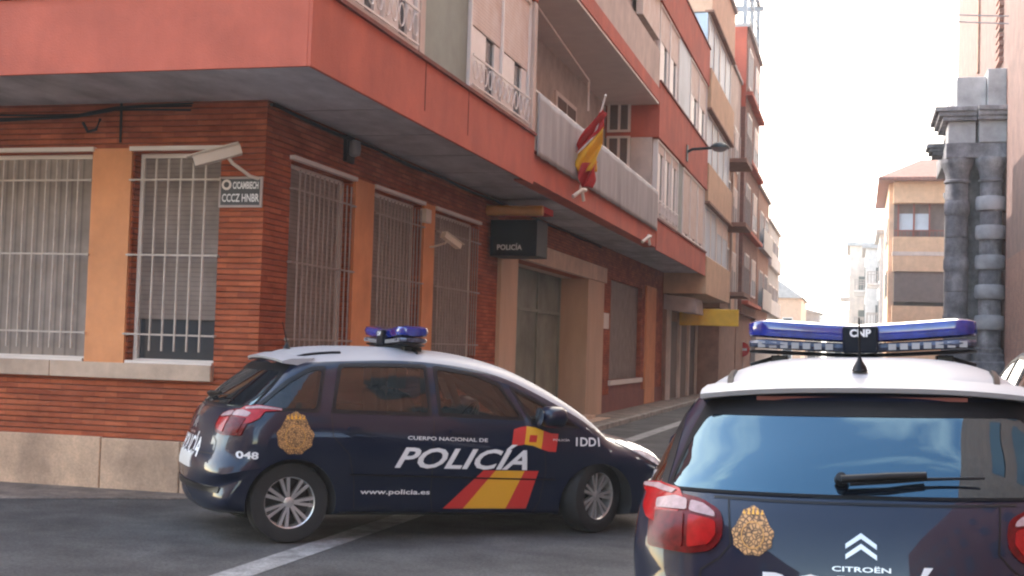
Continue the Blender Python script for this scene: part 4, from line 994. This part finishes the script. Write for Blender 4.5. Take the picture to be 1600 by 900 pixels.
def gridcut(bm, step):
    xs = [v.co.x for v in bm.verts]; ys = [v.co.y for v in bm.verts]
    for ax, (lo, hi) in ((0, (min(xs), max(xs))), (1, (min(ys), max(ys)))):
        k = math.ceil(lo / step + 1e-6)
        while k * step < hi - 1e-6:
            co = [0, 0, 0]; no = [0, 0, 0]; co[ax] = k * step; no[ax] = 1
            bmesh.ops.bisect_plane(bm, geom=bm.verts[:] + bm.edges[:] + bm.faces[:], plane_co=co, plane_no=no); k += 1
def patch(name, poly, frame, mats, parent, off=.003, skirt=.01, step=.05, rnd=0, hole=None):
    bm = bmesh.new()
    def ring(p):
        if not rnd: return [bm.verts.new((x, y, 0)) for x, y in p]
        out = []
        n = len(p)
        for i in range(n):
            a, b, c = Vector(p[i - 1]), Vector(p[i]), Vector(p[(i + 1) % n])
            r = min(rnd, (a - b).length * .45, (c - b).length * .45); s_ = b + (a - b).normalized() * r; e = b + (c - b).normalized() * r
            for k in range(5):
                t = k / 4; q = s_ * (1 - t) ** 2 + b * 2 * t * (1 - t) + e * t * t; out.append(bm.verts.new((q.x, q.y, 0)))
        return out
    o = ring(poly)
    if hole:
        h = ring(hole); n = len(o)
        for i in range(n): bm.faces.new((o[i], o[(i + 1) % n], h[(i + 1) % n], h[i]))
    else: bm.faces.new(o)
    bmesh.ops.triangulate(bm, faces=[f for f in bm.faces if len(f.verts) > 4])
    gridcut(bm, step); bmesh.ops.remove_doubles(bm, verts=bm.verts, dist=1e-5)
    project_bm(bm, frame, off, skirt)
    me = bpy.data.meshes.new(name); bm.to_mesh(me); bm.free(); me.materials.append(mats); shade(me, 50)
    return link(name, me, parent, world=False)
def car_text(name, txt, frame, u, v, width, height, m, parent, shear=0, bold=0, slope=0, off=.004):
    me = text_mesh(txt, 1.0, bold=bold, shear=shear); bm = bmesh.new(); bm.from_mesh(me)
    xs = [q.co.x for q in bm.verts]; ys = [q.co.y for q in bm.verts]; x0, x1, y0, y1 = min(xs), max(xs), min(ys), max(ys)
    if height is None: height = (y1 - y0) * width / (x1 - x0)
    for q in bm.verts:
        a = (q.co.x - x0) / (x1 - x0) * width; q.co = Vector((u + a, v + (q.co.y - y0) / (y1 - y0) * height + slope * a, 0))
    gridcut(bm, .06); project_bm(bm, frame, off, 0)
    me2 = bpy.data.meshes.new(name); bm.to_mesh(me2); bm.free(); me2.materials.append(m); return link(name, me2, parent, world=False)
def grow(poly, d):
    cx = sum(p[0] for p in poly) / len(poly); cy = sum(p[1] for p in poly) / len(poly); out = []
    n = len(poly)
    for i in range(n):
        a, b, c = Vector(poly[i - 1]), Vector(poly[i]), Vector(poly[(i + 1) % n])
        n1 = Vector(((b - a).y, -(b - a).x)).normalized(); n2 = Vector(((c - b).y, -(c - b).x)).normalized()
        if n1.dot(b - Vector((cx, cy))) < 0: n1 = -n1
        if n2.dot(b - Vector((cx, cy))) < 0: n2 = -n2
        m = (n1 + n2).normalized(); out.append(tuple(b + m * d / max(.5, m.dot(n1))))
    return out
def inset_strip(pts, w):       # thin polygon around a polyline
    up = []; dn = []
    for i, p in enumerate(pts):
        a = Vector(pts[max(i - 1, 0)]); b = Vector(pts[min(i + 1, len(pts) - 1)]); d = (b - a).normalized(); nn = Vector((-d.y, d.x)) * w / 2
        up.append(tuple(Vector(p) + nn)); dn.append(tuple(Vector(p) - nn))
    return up + dn[::-1]

def wheel(parent, x, side, steer=0, rimmat='alloy'):
    prof = [(.205, -.10), (.28, -.105), (.31, -.10), (.322, -.075), (.326, 0), (.322, .075), (.31, .10), (.28, .105), (.205, .10)]
    Mx = Matrix.Rotation(rad(-90 * side), 4, 'X')          # local +z of the lathe points outward
    t = MB(); t.lathe(prof, 48, Mx, cap=False)
    wo = t.build('wheel', M['rubber'], parent, smooth=35, world=False); wo.location = (x, side * .735, .326); wo.rotation_euler = (0, 0, steer)
    r = MB(); r.lathe([(.20, -.06), (.205, .05), (.218, .085), (.21, .095), (.198, .088), (.193, .03), (.190, -.03)], 40, Mx, cap=False)
    r.lathe([(.0, .078), (.03, .078), (.045, .07), (.045, .03)], 20, Mx, cap=False)
    for k in range(14):
        a = 2 * pi * (k // 2) / 7 + (-.15 if k % 2 else .15)
        for dd in (-.05,):
            c, s_ = cos(a + dd), sin(a + dd); c2, s2 = cos(a), sin(a); pr = Vector((-s2, c2, 0))
            p0 = Vector((.035 * c2, .035 * s2, 0)); p1 = Vector((.203 * c2, .203 * s2, 0))
            vv = []
            for p, hw, zt, zb in ((p0, .010, .073, .03), (p1, .015, .088, .04)):
                for sg in (-1, 1): vv += [p + pr * hw * sg + Vector((0, 0, zt)), p + pr * hw * sg + Vector((0, 0, zb))]
            r.add([Mx @ q for q in vv], [(0, 2, 6, 4), (0, 4, 5, 1), (2, 3, 7, 6), (1, 5, 7, 3)])
    r.build('rim', M[rimmat], wo, smooth=35, world=False)
    b = MB(); b.lathe([(.0, -.02), (.190, -.02), (.190, -.01)], 30, Mx, cap=False); b.build('brake_disc', M['black'], wo, world=False)
    return wo

def tree_body(root, paint, roofpaint, livery, glass_side='sideglass', tilt=(0, 0)):
    bd = body.copy(); bd.materials[0] = M[paint]; ob_ = link('body', bd, root, world=False)
    rf = roof.copy(); rf.materials[0] = M[roofpaint]; link('roof', rf, root, world=False)
    for fr in ('right', 'left'):
        for nm, poly, g in (('rear_quarter_window', WQ, 'sidedark'), ('rear_door_window', WR, 'sidedark'), ('front_door_window', WF, glass_side), ('front_quarter_window', WA, glass_side)):
            o = patch(nm, grow(poly, .012), fr, M['trim'], root, .003, .012, .08, .03, hole=grow(poly, -.018))
            patch('pane', grow(poly, -.004), fr, M[g], o, -.004, 0, .08, .02)
        # door gaps, handles, belt trim
        for k, pts in enumerate(([(1.16, 1.07), (1.155, .8), (1.17, .40), (1.20, .27)], [(2.03, 1.05), (2.16, .9), (2.20, .62), (2.17, .36), (2.12, .27)], [(.28, 1.07), (.30, .88), (.44, .74), (.50, .52), (.52, .30)])):
            pts2 = [tuple(Vector(pts[i]).lerp(Vector(pts[i + 1]), t / 4)) for i in range(len(pts) - 1) for t in range(4)] + [pts[-1]]
            patch('door_gap', inset_strip(pts2, .009), fr, M['trim'], root, .0015, 0, .1)
        for x0_ in (.42, 1.30): patch('door_handle', [(x0_, .93), (x0_ + .20, .925), (x0_ + .20, .955), (x0_, .96)], fr, M[paint], root, .03, .03, .1, .012)
        patch('rocker_trim', [(.40, .205), (2.33, .20), (2.33, .26), (.40, .27)], fr, M['trim'], root, .004, .006, .12)
        patch('side_moulding', inset_strip([(.46, .575), (.9, .57), (1.5, .56), (2.3, .55)], .012), fr, M['trim'], root, .006, .006, .1)
        sg = -1 if fr == 'right' else 1
        m_ = MB(); c = Vector((2.17, sg * 1.01, 1.095)); vs = []; fs = []; nr, ns = 8, 14
        for i in range(nr + 1):
            t = i / nr; r_ = math.sqrt(max(0, 1 - (2 * t - 1) ** 4))
            for k in range(ns): a = 2 * pi * k / ns; vs.append(c + Vector((-.09 + .24 * t - .05 * r_ * 0, sg * (.125 * r_ * cos(a)), .095 * r_ * sin(a) + .0)))
        for i in range(nr):
            for k in range(ns): fs.append((i * ns + k, i * ns + (k + 1) % ns, (i + 1) * ns + (k + 1) % ns, (i + 1) * ns + k))
        fs += [tuple(range(ns)), tuple(nr * ns + k for k in range(ns))[::-1]]
        m_.add(vs, fs); m_.tube([c + Vector((.03, -sg * .08, -.05)), c + Vector((.02, -sg * .18, -.08))], .03, 8)
        mo = m_.build('mirror', M[paint], root, smooth=60, world=False)
        g = MB(); g.lathe([(0, 0), (.075, 0), (.08, .004)], 18, Matrix.Translation(c + Vector((-.094, 0, 0))) @ Matrix.Rotation(rad(-90), 4, 'Y')); g.build('mirror_glass', M['chrome'], mo, world=False)
        # tail lamp side
        sl1 = [(-.44, 1.03), (-.37, 1.085), (-.28, 1.10), (-.12, 1.085), (-.12, 1.068), (-.25, 1.055), (-.29, 1.00), (-.35, .965), (-.41, .95), (-.45, .965)]
        l1 = patch('tail_lamp', sl1, fr, M['lampred2'], root, .012, .02, .04, .012)
        patch('clear_strip', [(-.37, 1.076), (-.28, 1.093), (-.125, 1.082), (-.125, 1.070), (-.28, 1.074), (-.37, 1.062)], fr, M['lampclear'], l1, .016, .006, .04)
        hl = patch('headlamp', [(2.95, .875), (3.08, .885), (3.28, .845), (3.45, .755), (3.52, .66), (3.40, .665), (3.20, .75)], fr, M['headlamp'], root, .008, .015, .04, .02)
    lampR = [(-.83, 1.045), (-.72, 1.07), (-.61, 1.055), (-.53, 1.02), (-.515, .975), (-.52, .915), (-.56, .87), (-.65, .852), (-.83, .86)]
    for sg in (1, -1):
        L_ = lambda p: [(sg * a, b) for a, b in p]
        l2 = patch('tail_lamp', L_(lampR), 'rear', M['lampred'], root, .010, .02, .035, .02)
        patch('clear_strip', L_([(-.80, 1.038), (-.72, 1.055), (-.665, 1.047), (-.665, 1.008), (-.80, 1.005)]), 'rear', M['lampclear'], l2, .016, .008, .03, .01)
        patch('clear_strip', L_([(-.65, 1.044), (-.60, 1.037), (-.55, 1.01), (-.545, .99), (-.655, 1.006)]), 'rear', M['lampclear'], l2, .016, .008, .03, .01)
        patch('red_segment', L_([(-.80, .995), (-.675, .998), (-.675, .872), (-.80, .878)]), 'rear', M['lampred'], l2, .016, .008, .03, .012)
        patch('red_segment', L_([(-.655, .995), (-.545, .98), (-.54, .93), (-.57, .892), (-.655, .874)]), 'rear', M['lampred2'], l2, .016, .008, .03, .012)
    # tailgate
    RG = [(-.765, 1.082), (.765, 1.082), (.70, 1.28), (.63, 1.435), (-.63, 1.435), (-.70, 1.28)]
    rg = patch('rear_window', RG, 'rear', M['rearglass'], root, .004, .012, .04, .05)
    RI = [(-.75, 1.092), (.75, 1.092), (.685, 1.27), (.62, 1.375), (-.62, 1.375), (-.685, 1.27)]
    patch('rim_and_spoiler_reflection', grow(RG, .001), 'rear', M['rim_reflection'], rg, .0055, 0, .04, .04, hole=RI)  # thin dark rim; the wider top band paints the spoiler underside's dark reflection
    patch('tailgate_gap', inset_strip([(-.56, 1.068), (-.3, 1.064), (.3, 1.064), (.56, 1.068)], .010), 'rear', M['trim'], root, .002, 0, .05)
    patch('tailgate_gap', inset_strip([(-.62, .70), (0, .69), (.62, .70)], .012), 'rear', M['trim'], root, .002, 0, .05)
    for sg in (1, -1): patch('tailgate_gap', inset_strip([(sg * .50, 1.062), (sg * .485, .9), (sg * .53, .845), (sg * .60, .80), (sg * .62, .70)], .008), 'rear', M['trim'], root, .002, 0, .04)
    # spoiler lip over the rear window
    w = MB(); vs = []; fs = []; ny = 24
    for i in range(ny + 1):
        u = -1 + 2 * i / ny; y = u * .66; cu = abs(u) ** 3
        zt = 1.530 - .045 * cu; xt = .08; xr = -.15 + .06 * cu; zr = 1.495 - .022 * cu - .01 * u * u
        vs += [(xt + .1, y, zt + .012), (xt - .10, y, zt - .002), (xr, y, zr), (xr + .008, y, zr - .020), (xr + .10, y, zr - .026), (xt, y, zt - .06)]
    for i in range(ny):
        for k in range(6): fs.append((i * 6 + k, i * 6 + (k + 1) % 6, (i + 1) * 6 + (k + 1) % 6, (i + 1) * 6 + k))
    fs += [tuple(range(6))[::-1], tuple(ny * 6 + k for k in range(6))]
    w.add(vs, fs); spo = w.build('spoiler', M[roofpaint], root, smooth=50, world=False)
    w = MB(); w.box(-.11, -.05, -.42, .42, 1.440, 1.456); w.build('brake_light', M['darkred'], spo, world=False)
    # wiper
    w = MB(); w.lathe([(.0, .035), (.02, .03), (.028, .0)], 16, Matrix.Translation((-.50, .07, 1.15)) @ Matrix.Rotation(rad(-60), 4, 'Y'), cap=False)
    w.tube([(-.53, .07, 1.155), (-.52, -.10, 1.168), (-.49, -.24, 1.172)], .016, 8); w.tube([(-.53, .04, 1.140), (-.51, -.12, 1.150), (-.49, -.25, 1.160), (-.455, -.45, 1.166)], .011, 6, r1=.005)
    w.build('rear_wiper', M['trim'], root, smooth=50, world=False)
    # bumper plate recess, plates
    pl = patch('number_plate', [(-.26, .72), (.26, .72), (.26, .83), (-.26, .83)], 'rear', M['platewhite'], root, .006, .008, .06) if False else patch('number_plate', [(-.26, .56), (.26, .56), (.26, .67), (-.26, .67)], 'rear', M['platewhite'], root, .008, .012, .06)
    patch('bumper_strip', [(-.75, .45), (.75, .45), (.75, .40), (-.75, .40)], 'rear', M['trim'], root, .010, .015, .06, .01)
    patch('grille', [(-.45, .50), (.45, .50), (.42, .36), (-.42, .36)], 'front', M['trim'], root, .006, .01, .06, .03)
    patch('windscreen', grow(WS, .02), 'front', M['sideglass'], root, -.002, 0, .06, .03)
    # antenna, roof rails
    w = MB(); w.lathe([(.034, 0), (.028, .02), (.012, .045), (.007, .06)], 14, Matrix.Translation((.10, 0, 1.56))); w.tube([(.10, 0, 1.61), (.05, 0, 1.79)], .006, 6, r1=.0035); w.build('antenna', M['trim'], root, smooth=50, world=False)
    for sg in (1, -1):
        patch('roof_rail_strip', inset_strip([(.06, sg * .545), (.2, sg * .555), (.42, sg * .56)], .022), 'top', M['trim'], root, .014, .016, .12)
    # cabin furniture
    def lumpy(name, m, bxs):
        w = MB()
        for q in bxs: w.box(*q[:6], M=q[6] if len(q) > 6 else None)
        o = w.build(name, m, root, world=False); bv = o.modifiers.new('b', 'BEVEL'); bv.width = .035; bv.segments = 3; return o
    for yy in (-.36, .36):
        w = MB(); w.prism([(1.10, .62), (1.62, .66), (1.64, .78), (1.22, .80), (1.06, 1.24), (.96, 1.24), (1.02, .75)], 'y', yy - .22, yy + .22); so_ = w.build('front_seat', M['seat'], root, world=False, bevel=.04)
        w = MB(); w.box(.95, 1.04, yy - .12, yy + .12, 1.27, 1.44); w.box(.985, 1.0, yy - .05, yy - .04, 1.2, 1.3); w.box(.985, 1.0, yy + .04, yy + .05, 1.2, 1.3); w.build('headrest', M['seat'], so_, world=False, bevel=.03)
    w = MB(); w.prism([(.05, .62), (.62, .64), (.64, .76), (.22, .78), (.02, 1.20), (-.10, 1.20)], 'y', -.62, .62); w.build('rear_seat', M['seat'], root, world=False, bevel=.04)
    w = MB(); w.prism([(2.05, .62), (2.7, .62), (2.7, .98), (2.35, .98), (2.05, .93)], 'y', -.70, .70); w.build('dashboard', M['cabin'], root, world=False, bevel=.04)
    w = MB(); Ms = Matrix.Translation((1.95, .36, .98)) @ Matrix.Rotation(rad(-62), 4, 'Y')
    w.tube([Ms @ Vector((.18 * cos(a), .18 * sin(a), 0)) for a in [2 * pi * k / 24 for k in range(25)]], .014, 8); w.tube([Ms @ Vector((-.17, 0, 0)), Ms @ Vector((.17, 0, 0))], .012, 6); w.tube([Ms @ Vector((0, 0, 0)), Ms @ Vector((0, 0, -.25))], .03, 8); w.build('steering_wheel', M['black'], root, smooth=50, world=False)
    if livery:
        # crest
        def crest(fr, cu, cv, s):
            out = []
            for k in range(36):
                a = 2 * pi * k / 36; rr = (1 + .05 * sin(a * 9)); x = .145 * s * cos(a) * rr; z = -.035 * s + .135 * s * sin(a) * rr
                if .6 < a < 2.54: z += .055 * s; x *= .72
                out.append((cu + x, cv + z))
            c = patch('crest', out, fr, M['crest'], root, .004, 0, .03)
            ring = [(cu + .078 * s * cos(2 * pi * k / 24), cv - .035 * s + .088 * s * sin(2 * pi * k / 24)) for k in range(25)]
            patch('crest_ring', inset_strip(ring, .008 * s), fr, M['gold'], c, .006, 0, .03)
            if False: patch('crest_quarter', [(cu + (-.05 + .036 * j) * s, cv - .08 * s), (cu + (-.025 + .036 * j) * s, cv - .08 * s), (cu + (-.025 + .036 * j) * s, cv + .015 * s), (cu + (-.05 + .036 * j) * s, cv + .015 * s)], fr, M['hair'] if j % 2 else M['gold'], c, .0055, 0, .03)
            for j in range(-2, 3): patch('crown', [(cu + (j * .03 - .010) * s, cv + .10 * s), (cu + (j * .03 + .010) * s, cv + .10 * s), (cu + j * .034 * s, cv + (.155 - abs(j) * .012) * s)], fr, M['decyellow'], c, .006, 0, .03)
        crest('right', -.01, .905, 1.02)
        crest('rear', -.40, .957, .545)
        car_text('door_lettering', 'POLICÍA', 'right', .83, .635, 1.19, .215, M['white'], root, shear=.38, bold=.022, slope=-.005)
        car_text('small_lettering', 'CUERPO NACIONAL DE', 'right', .93, .868, .71, .030, M['white'], root, bold=.01, slope=-.008)
        car_text('web_lettering', 'www.policia.es', 'right', .56, .405, .60, .052, M['white'], root, bold=.018)
        car_text('number_lettering', '1DD1', 'right', 2.47, .845, .24, .075, M['white'], root, bold=.02)
        car_text('small_lettering', 'POLICÍA', 'right', 2.25, .885, .16, .022, M['white'], root, bold=.01)
        car_text('number_lettering', '048', 'right', -.45, .685, .16, .058, M['white'], root, bold=.03)
        def q4(a, b, c, d, z0, z1): return [(a, z0), (b, z0), (d, z1), (c, z1)]
        z0_, z1_ = .30, .625
        for a, b, c, d, m in ((1.29, 1.47, 1.62, 1.73, 'decred'), (1.47, 1.86, 1.73, 2.0, 'decyellow'), (1.86, 2.05, 2.0, 2.13, 'decred')):
            patch('door_stripe', q4(a, b, c, d, z0_, z1_), 'right', M[m], root, .0035, 0, .06)
        for a, b, m in ((1.86, 1.98, 'decred'), (1.98, 2.14, 'decyellow'), (2.14, 2.28, 'decred')):
            z = lambda x: .03 * sin((x - 1.86) * 12)
            patch('flag_emblem', [(a, .82 + z(a)), ((a + b) / 2, .82 + z((a + b) / 2)), (b, .82 + z(b)), (b + .02, .975 + z(b)), ((a + b) / 2 + .02, .975 + z((a + b) / 2)), (a + .02, .975 + z(a))], 'right', M[m], root, .0035, 0, .05)
        patch('emblem_arms', [(2.02, .87), (2.09, .87), (2.10, .93), (2.03, .93)], 'right', M['decred'], root, .005, 0, .05)
        car_text('tailgate_lettering', 'POLICÍA', 'rear', -.36, .652, .75, .198, M['white'], root, bold=.02)
    # maker badge on the tailgate
    for dz in (0, -.037):
        ch_ = [(-.056, .907 + dz), (0, .944 + dz), (.056, .907 + dz), (.056, .924 + dz), (0, .963 + dz), (-.056, .924 + dz)]
        patch('badge', ch_, 'rear', M['alloy'], root, .006, .006, .03)
    car_text('maker_lettering', 'CITROËN', 'rear', -.105, .826, .21, .022, M['alloy'], root, bold=.015, off=.006)

def light_bar(root, hw=.545, x=1.10, cx=0, big=True):
    lb = empty('x', (0, 0, 0)); bpy.data.objects.remove(lb)
    # blue lens
    z0, z1 = 1.725, 1.80
    def lens(name, zb, zt, dep, m, par, a0=-hw, a1=hw, lift=.022):
        w = MB(); vs = []; n = 32; k8 = 10
        for i in range(n + 1):
            y = a0 + (a1 - a0) * i / n; u = abs(y) / hw; e = 1 - max(0, (u - .80) / .2) ** 2.2 * .50
            dx = .02 - .05 * u; lf = lift * u ** 1.3
            for k in range(k8):
                a = 2 * pi * k / k8; sx = abs(cos(a)) ** .5 * (1 if cos(a) > 0 else -1); sz = abs(sin(a)) ** .5 * (1 if sin(a) > 0 else -1)
                vs.append((x + dx + sx * dep * e, y, (zb + zt) / 2 + lf + sz * (zt - zb) / 2 * (e if sz > 0 else 1)))
        fs = [(i * k8 + k, i * k8 + (k + 1) % k8, (i + 1) * k8 + (k + 1) % k8, (i + 1) * k8 + k) for i in range(n) for k in range(k8)] + [tuple(range(k8))[::-1], tuple(n * k8 + k for k in range(k8))]
        w.add(vs, fs); return w.build(name, M[m], par, smooth=45, world=False)
    top = lens('light_bar', 1.690, 1.785, .15, 'beaconblue', root, lift=.035)
    lens('clear_lens', 1.640, 1.689, .145, 'beaconclear', top, lift=.03)
    lens('base', 1.618, 1.639, .13, 'trim', top, lift=.024)
    w = MB(); w.box(x - .172, x - .13, -.085, .085, 1.64, 1.772); w.build('centre_housing', M['signblack'], top, world=False, bevel=.01)
    for sg in (1, -1):
        w = MB()
        for k in range(7):
            yy = sg * (.15 + k * .055); w.box(x - .158, x - .146, yy - .018, yy + .018, 1.650 + .04 * abs(yy), 1.680 + .04 * abs(yy))
        w.build('reflector', M['metalgrey'], top, world=False)
        w = MB(); w.box(x - .08, x + .08, sg * .40 - .04, sg * .40 + .04, 1.56, 1.63); w.tube([(x, sg * .40, 1.625), (x, sg * .55, 1.58)], .012, 6); w.build('bar_foot', M['trim'], top, world=False, bevel=.01)
    me = text_mesh('CNP', .050, bold=.002); me.materials.clear(); me.materials.append(M['white'])
    xs = [v.co.x for v in me.vertices]; cxm = (min(xs) + max(xs)) / 2
    me.transform(Matrix.Translation((x - .176, 0, 1.722)) @ Matrix.Rotation(rad(-90), 4, 'Z') @ RY @ Matrix.Translation((-cxm, 0, 0)) ); link('lettering', me, top, world=False)
    return top

def car(name, loc, heading, label, group, paint='navy', roofpaint='carwhite', livery=True, steer=0, bodyrot=(0, 0), bar=True, glass='sideglass', zoff=0.0):
    root = empty(name, loc, label, 'car', group); root.rotation_euler = (0, 0, heading)
    rot = Matrix.Translation((1.36, 0, .3 + zoff)) @ Matrix.Rotation(bodyrot[1], 4, 'Y') @ Matrix.Rotation(bodyrot[0], 4, 'X') @ Matrix.Translation((-1.36, 0, -.3))
    before = set(COL.objects)
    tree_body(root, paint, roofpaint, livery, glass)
    if bar: light_bar(root)
    for o in list(COL.objects):
        if o not in before and o.parent == root: o.matrix_local = rot @ o.matrix_local
    for x in (0, 2.73):
        for sd_ in (-1, 1): wheel(root, x, sd_, steer if x > 1 else 0)
    return root, rot

hd = math.atan2(11.23 - 9.53, -2.22 + 4.35)
rgt = Vector((sin(hd), -cos(hd), 0))
A0 = Vector((-4.37, 9.49, 0)) - rgt * .80
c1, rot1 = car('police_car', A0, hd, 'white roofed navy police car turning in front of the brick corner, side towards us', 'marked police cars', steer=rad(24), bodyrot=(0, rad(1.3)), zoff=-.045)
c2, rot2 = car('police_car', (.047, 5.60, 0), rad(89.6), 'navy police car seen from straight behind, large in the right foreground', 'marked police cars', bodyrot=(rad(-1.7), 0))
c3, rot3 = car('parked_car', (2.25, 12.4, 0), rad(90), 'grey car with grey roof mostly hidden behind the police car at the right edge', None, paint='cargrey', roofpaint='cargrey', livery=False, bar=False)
c3.scale = (1.05, 1.02, 1.13)

# ------------------------------------------------------------------ driver in the turning police car
def skin_mesh(nodes, edges, sub=2):
    me = bpy.data.meshes.new('p'); me.from_pydata([n_[0] for n_ in nodes], edges, []); o = bpy.data.objects.new('p', me); COL.objects.link(o)
    md = o.modifiers.new('s', 'SKIN'); o.modifiers.new('u', 'SUBSURF').levels = sub
    for i, n_ in enumerate(nodes): me.skin_vertices[0].data[i].radius = (n_[1], n_[1] if len(n_) < 3 else n_[2])
    me.skin_vertices[0].data[0].use_root = True
    dg = bpy.context.evaluated_depsgraph_get(); dg.update(); r = bpy.data.meshes.new_from_object(o.evaluated_get(dg)); bpy.data.objects.remove(o); return r
def join_meshes(ms, mats):
    bm = bmesh.new()
    for k, (m_, mi) in enumerate(ms):
        n0 = len(bm.faces); bm.from_mesh(m_); bm.faces.ensure_lookup_table()
        for f in bm.faces[n0:]: f.material_index = mi
    r = bpy.data.meshes.new('body'); bm.to_mesh(r); bm.free()
    for m_ in mats: r.materials.append(m_)
    return r
yd = .36
N_ = [((1.22, yd, .88), .15, .13), ((1.19, yd, 1.05), .15, .12), ((1.17, yd, 1.18), .15, .10), ((1.18, yd, 1.27), .06), ((1.20, yd, 1.32), .055),
      ((1.18, yd - .19, 1.17), .06), ((1.33, yd - .25, 1.00), .047), ((1.55, yd - .20, 1.09), .038), ((1.66, yd - .15, 1.13), .03),
      ((1.18, yd + .19, 1.17), .06), ((1.36, yd + .24, 1.02), .047), ((1.58, yd + .20, 1.08), .038), ((1.70, yd + .14, 1.13), .03),
      ((1.35, yd - .10, .87), .085), ((1.62, yd - .13, .88), .07), ((1.80, yd - .12, .70), .05), ((1.35, yd + .10, .87), .085), ((1.62, yd + .13, .88), .07), ((1.80, yd + .12, .70), .05)]
E_ = [(0, 1), (1, 2), (2, 3), (3, 4), (2, 5), (5, 6), (6, 7), (7, 8), (2, 9), (9, 10), (10, 11), (11, 12), (0, 13), (13, 14), (14, 15), (0, 16), (16, 17), (17, 18)]
bodyp = skin_mesh(N_, E_)
parts_ = [(bodyp, 0)]
for sg in (-1, 1):      # fingers curled round the wheel, thumb on the side
    bx, by, bz = (1.66, yd - .15, 1.13) if sg < 0 else (1.70, yd + .14, 1.13)
    for f in range(4):
        o_ = -.03 + f * .02; L = (.030, .036, .034, .026)[f]
        parts_.append((skin_mesh([((bx, by, bz), .012), ((bx + .045, by + sg * .0, bz + o_), .010), ((bx + .045 + L, by - sg * .02, bz + o_), .009), ((bx + .03 + L, by - sg * .045, bz + o_ - .004), .008)], [(0, 1), (1, 2), (2, 3)], 1), 0))
    parts_.append((skin_mesh([((bx, by, bz), .012), ((bx + .02, by - sg * .03, bz + .02), .011), ((bx + .055, by - sg * .05, bz + .025), .009)], [(0, 1), (1, 2)], 1), 0))
hm = MB(); hs = []
nr, ns = 14, 18
for i in range(nr + 1):
    th = pi * i / nr
    for k in range(ns):
        a = 2 * pi * k / ns; x = sin(th) * cos(a) * .095; y = sin(th) * sin(a) * .075; z = cos(th) * .118
        if z < 0: x *= 1 - .25 * (-z / .118) if x < 0 else 1 - .05 * (-z / .118); y *= 1 - .28 * (-z / .118)
        if x > .08 and abs(y) < .018 and -.035 < z < .02: x += .022
        if x > .06 and .012 < abs(y) < .045 and .0 < z < .035: x -= .010
        if abs(y) > .068 and abs(z) < .03: y *= 1.14
        hs.append((1.225 + x, yd + y, 1.415 + z))
hm.add(hs, [(i * ns + k, i * ns + (k + 1) % ns, (i + 1) * ns + (k + 1) % ns, (i + 1) * ns + k) for i in range(nr) for k in range(ns)])
parts_.append((hm.mesh('h', M['skin']), 0))
pm = join_meshes(parts_, [M['skin']]); shade(pm, 80)
wrot = Matrix.Translation(A0) @ Matrix.Rotation(hd, 4, 'Z') @ rot1
pe = bpy.data.objects.new('person', pm); COL.objects.link(pe); pe.matrix_world = wrot
tag(pe, 'driver in a dark shirt with bare forearms holding the steering wheel inside the turning car', 'person')
sh = skin_mesh([(n_[0], n_[1] + .012, (n_[2] if len(n_) > 2 else n_[1]) + .012) for n_ in (N_[0], N_[1], N_[2])] + [((1.18, yd, 1.25), .07), ((1.18, yd - .19, 1.17), .072), ((1.27, yd - .225, 1.07), .062), ((1.18, yd + .19, 1.17), .072), ((1.28, yd + .22, 1.08), .062)],
               [(0, 1), (1, 2), (2, 3), (2, 4), (4, 5), (2, 6), (6, 7)])
sh.materials.append(M['shirt']); shade(sh, 80); link('shirt', sh, pe, world=False)
tr = skin_mesh([((1.22, yd, .86), .16, .14), ((1.35, yd - .10, .87), .097), ((1.62, yd - .13, .88), .082), ((1.80, yd - .12, .70), .062), ((1.35, yd + .10, .87), .097), ((1.62, yd + .13, .88), .082), ((1.80, yd + .12, .70), .062)], [(0, 1), (1, 2), (2, 3), (0, 4), (4, 5), (5, 6)])
tr.materials.append(M['shirt']); shade(tr, 80); link('trousers', tr, pe, world=False)
hm = MB(); hs = []
for i in range(9):
    th = pi * .62 * i / 8
    for k in range(ns):
        a = 2 * pi * k / ns; cut = 1.0 if cos(a) < .4 else .62
        t_ = th * cut; hs.append((1.220 + sin(t_) * cos(a) * .102, yd + sin(t_) * sin(a) * .082, 1.42 + cos(t_) * .124))
hm.add(hs, [(i * ns + k, i * ns + (k + 1) % ns, (i + 1) * ns + (k + 1) % ns, (i + 1) * ns + k) for i in range(8) for k in range(ns)])
hm.build('hair', M['hair'], pe, smooth=80, world=False)
for e_ in (-.026, .026):
    w = MB(); w.lathe([(0, -.01), (.008, -.006), (.010, 0), (.008, .006), (0, .01)], 10, Matrix.Translation((1.225 + .082, yd + e_, 1.43))); w.build('eye', M['white'], pe, world=False)
w = MB(); w.box(1.225 + .078, 1.225 + .092, yd - .022, yd + .022, 1.355, 1.361); w.build('mouth', M['darkred'], pe, world=False)
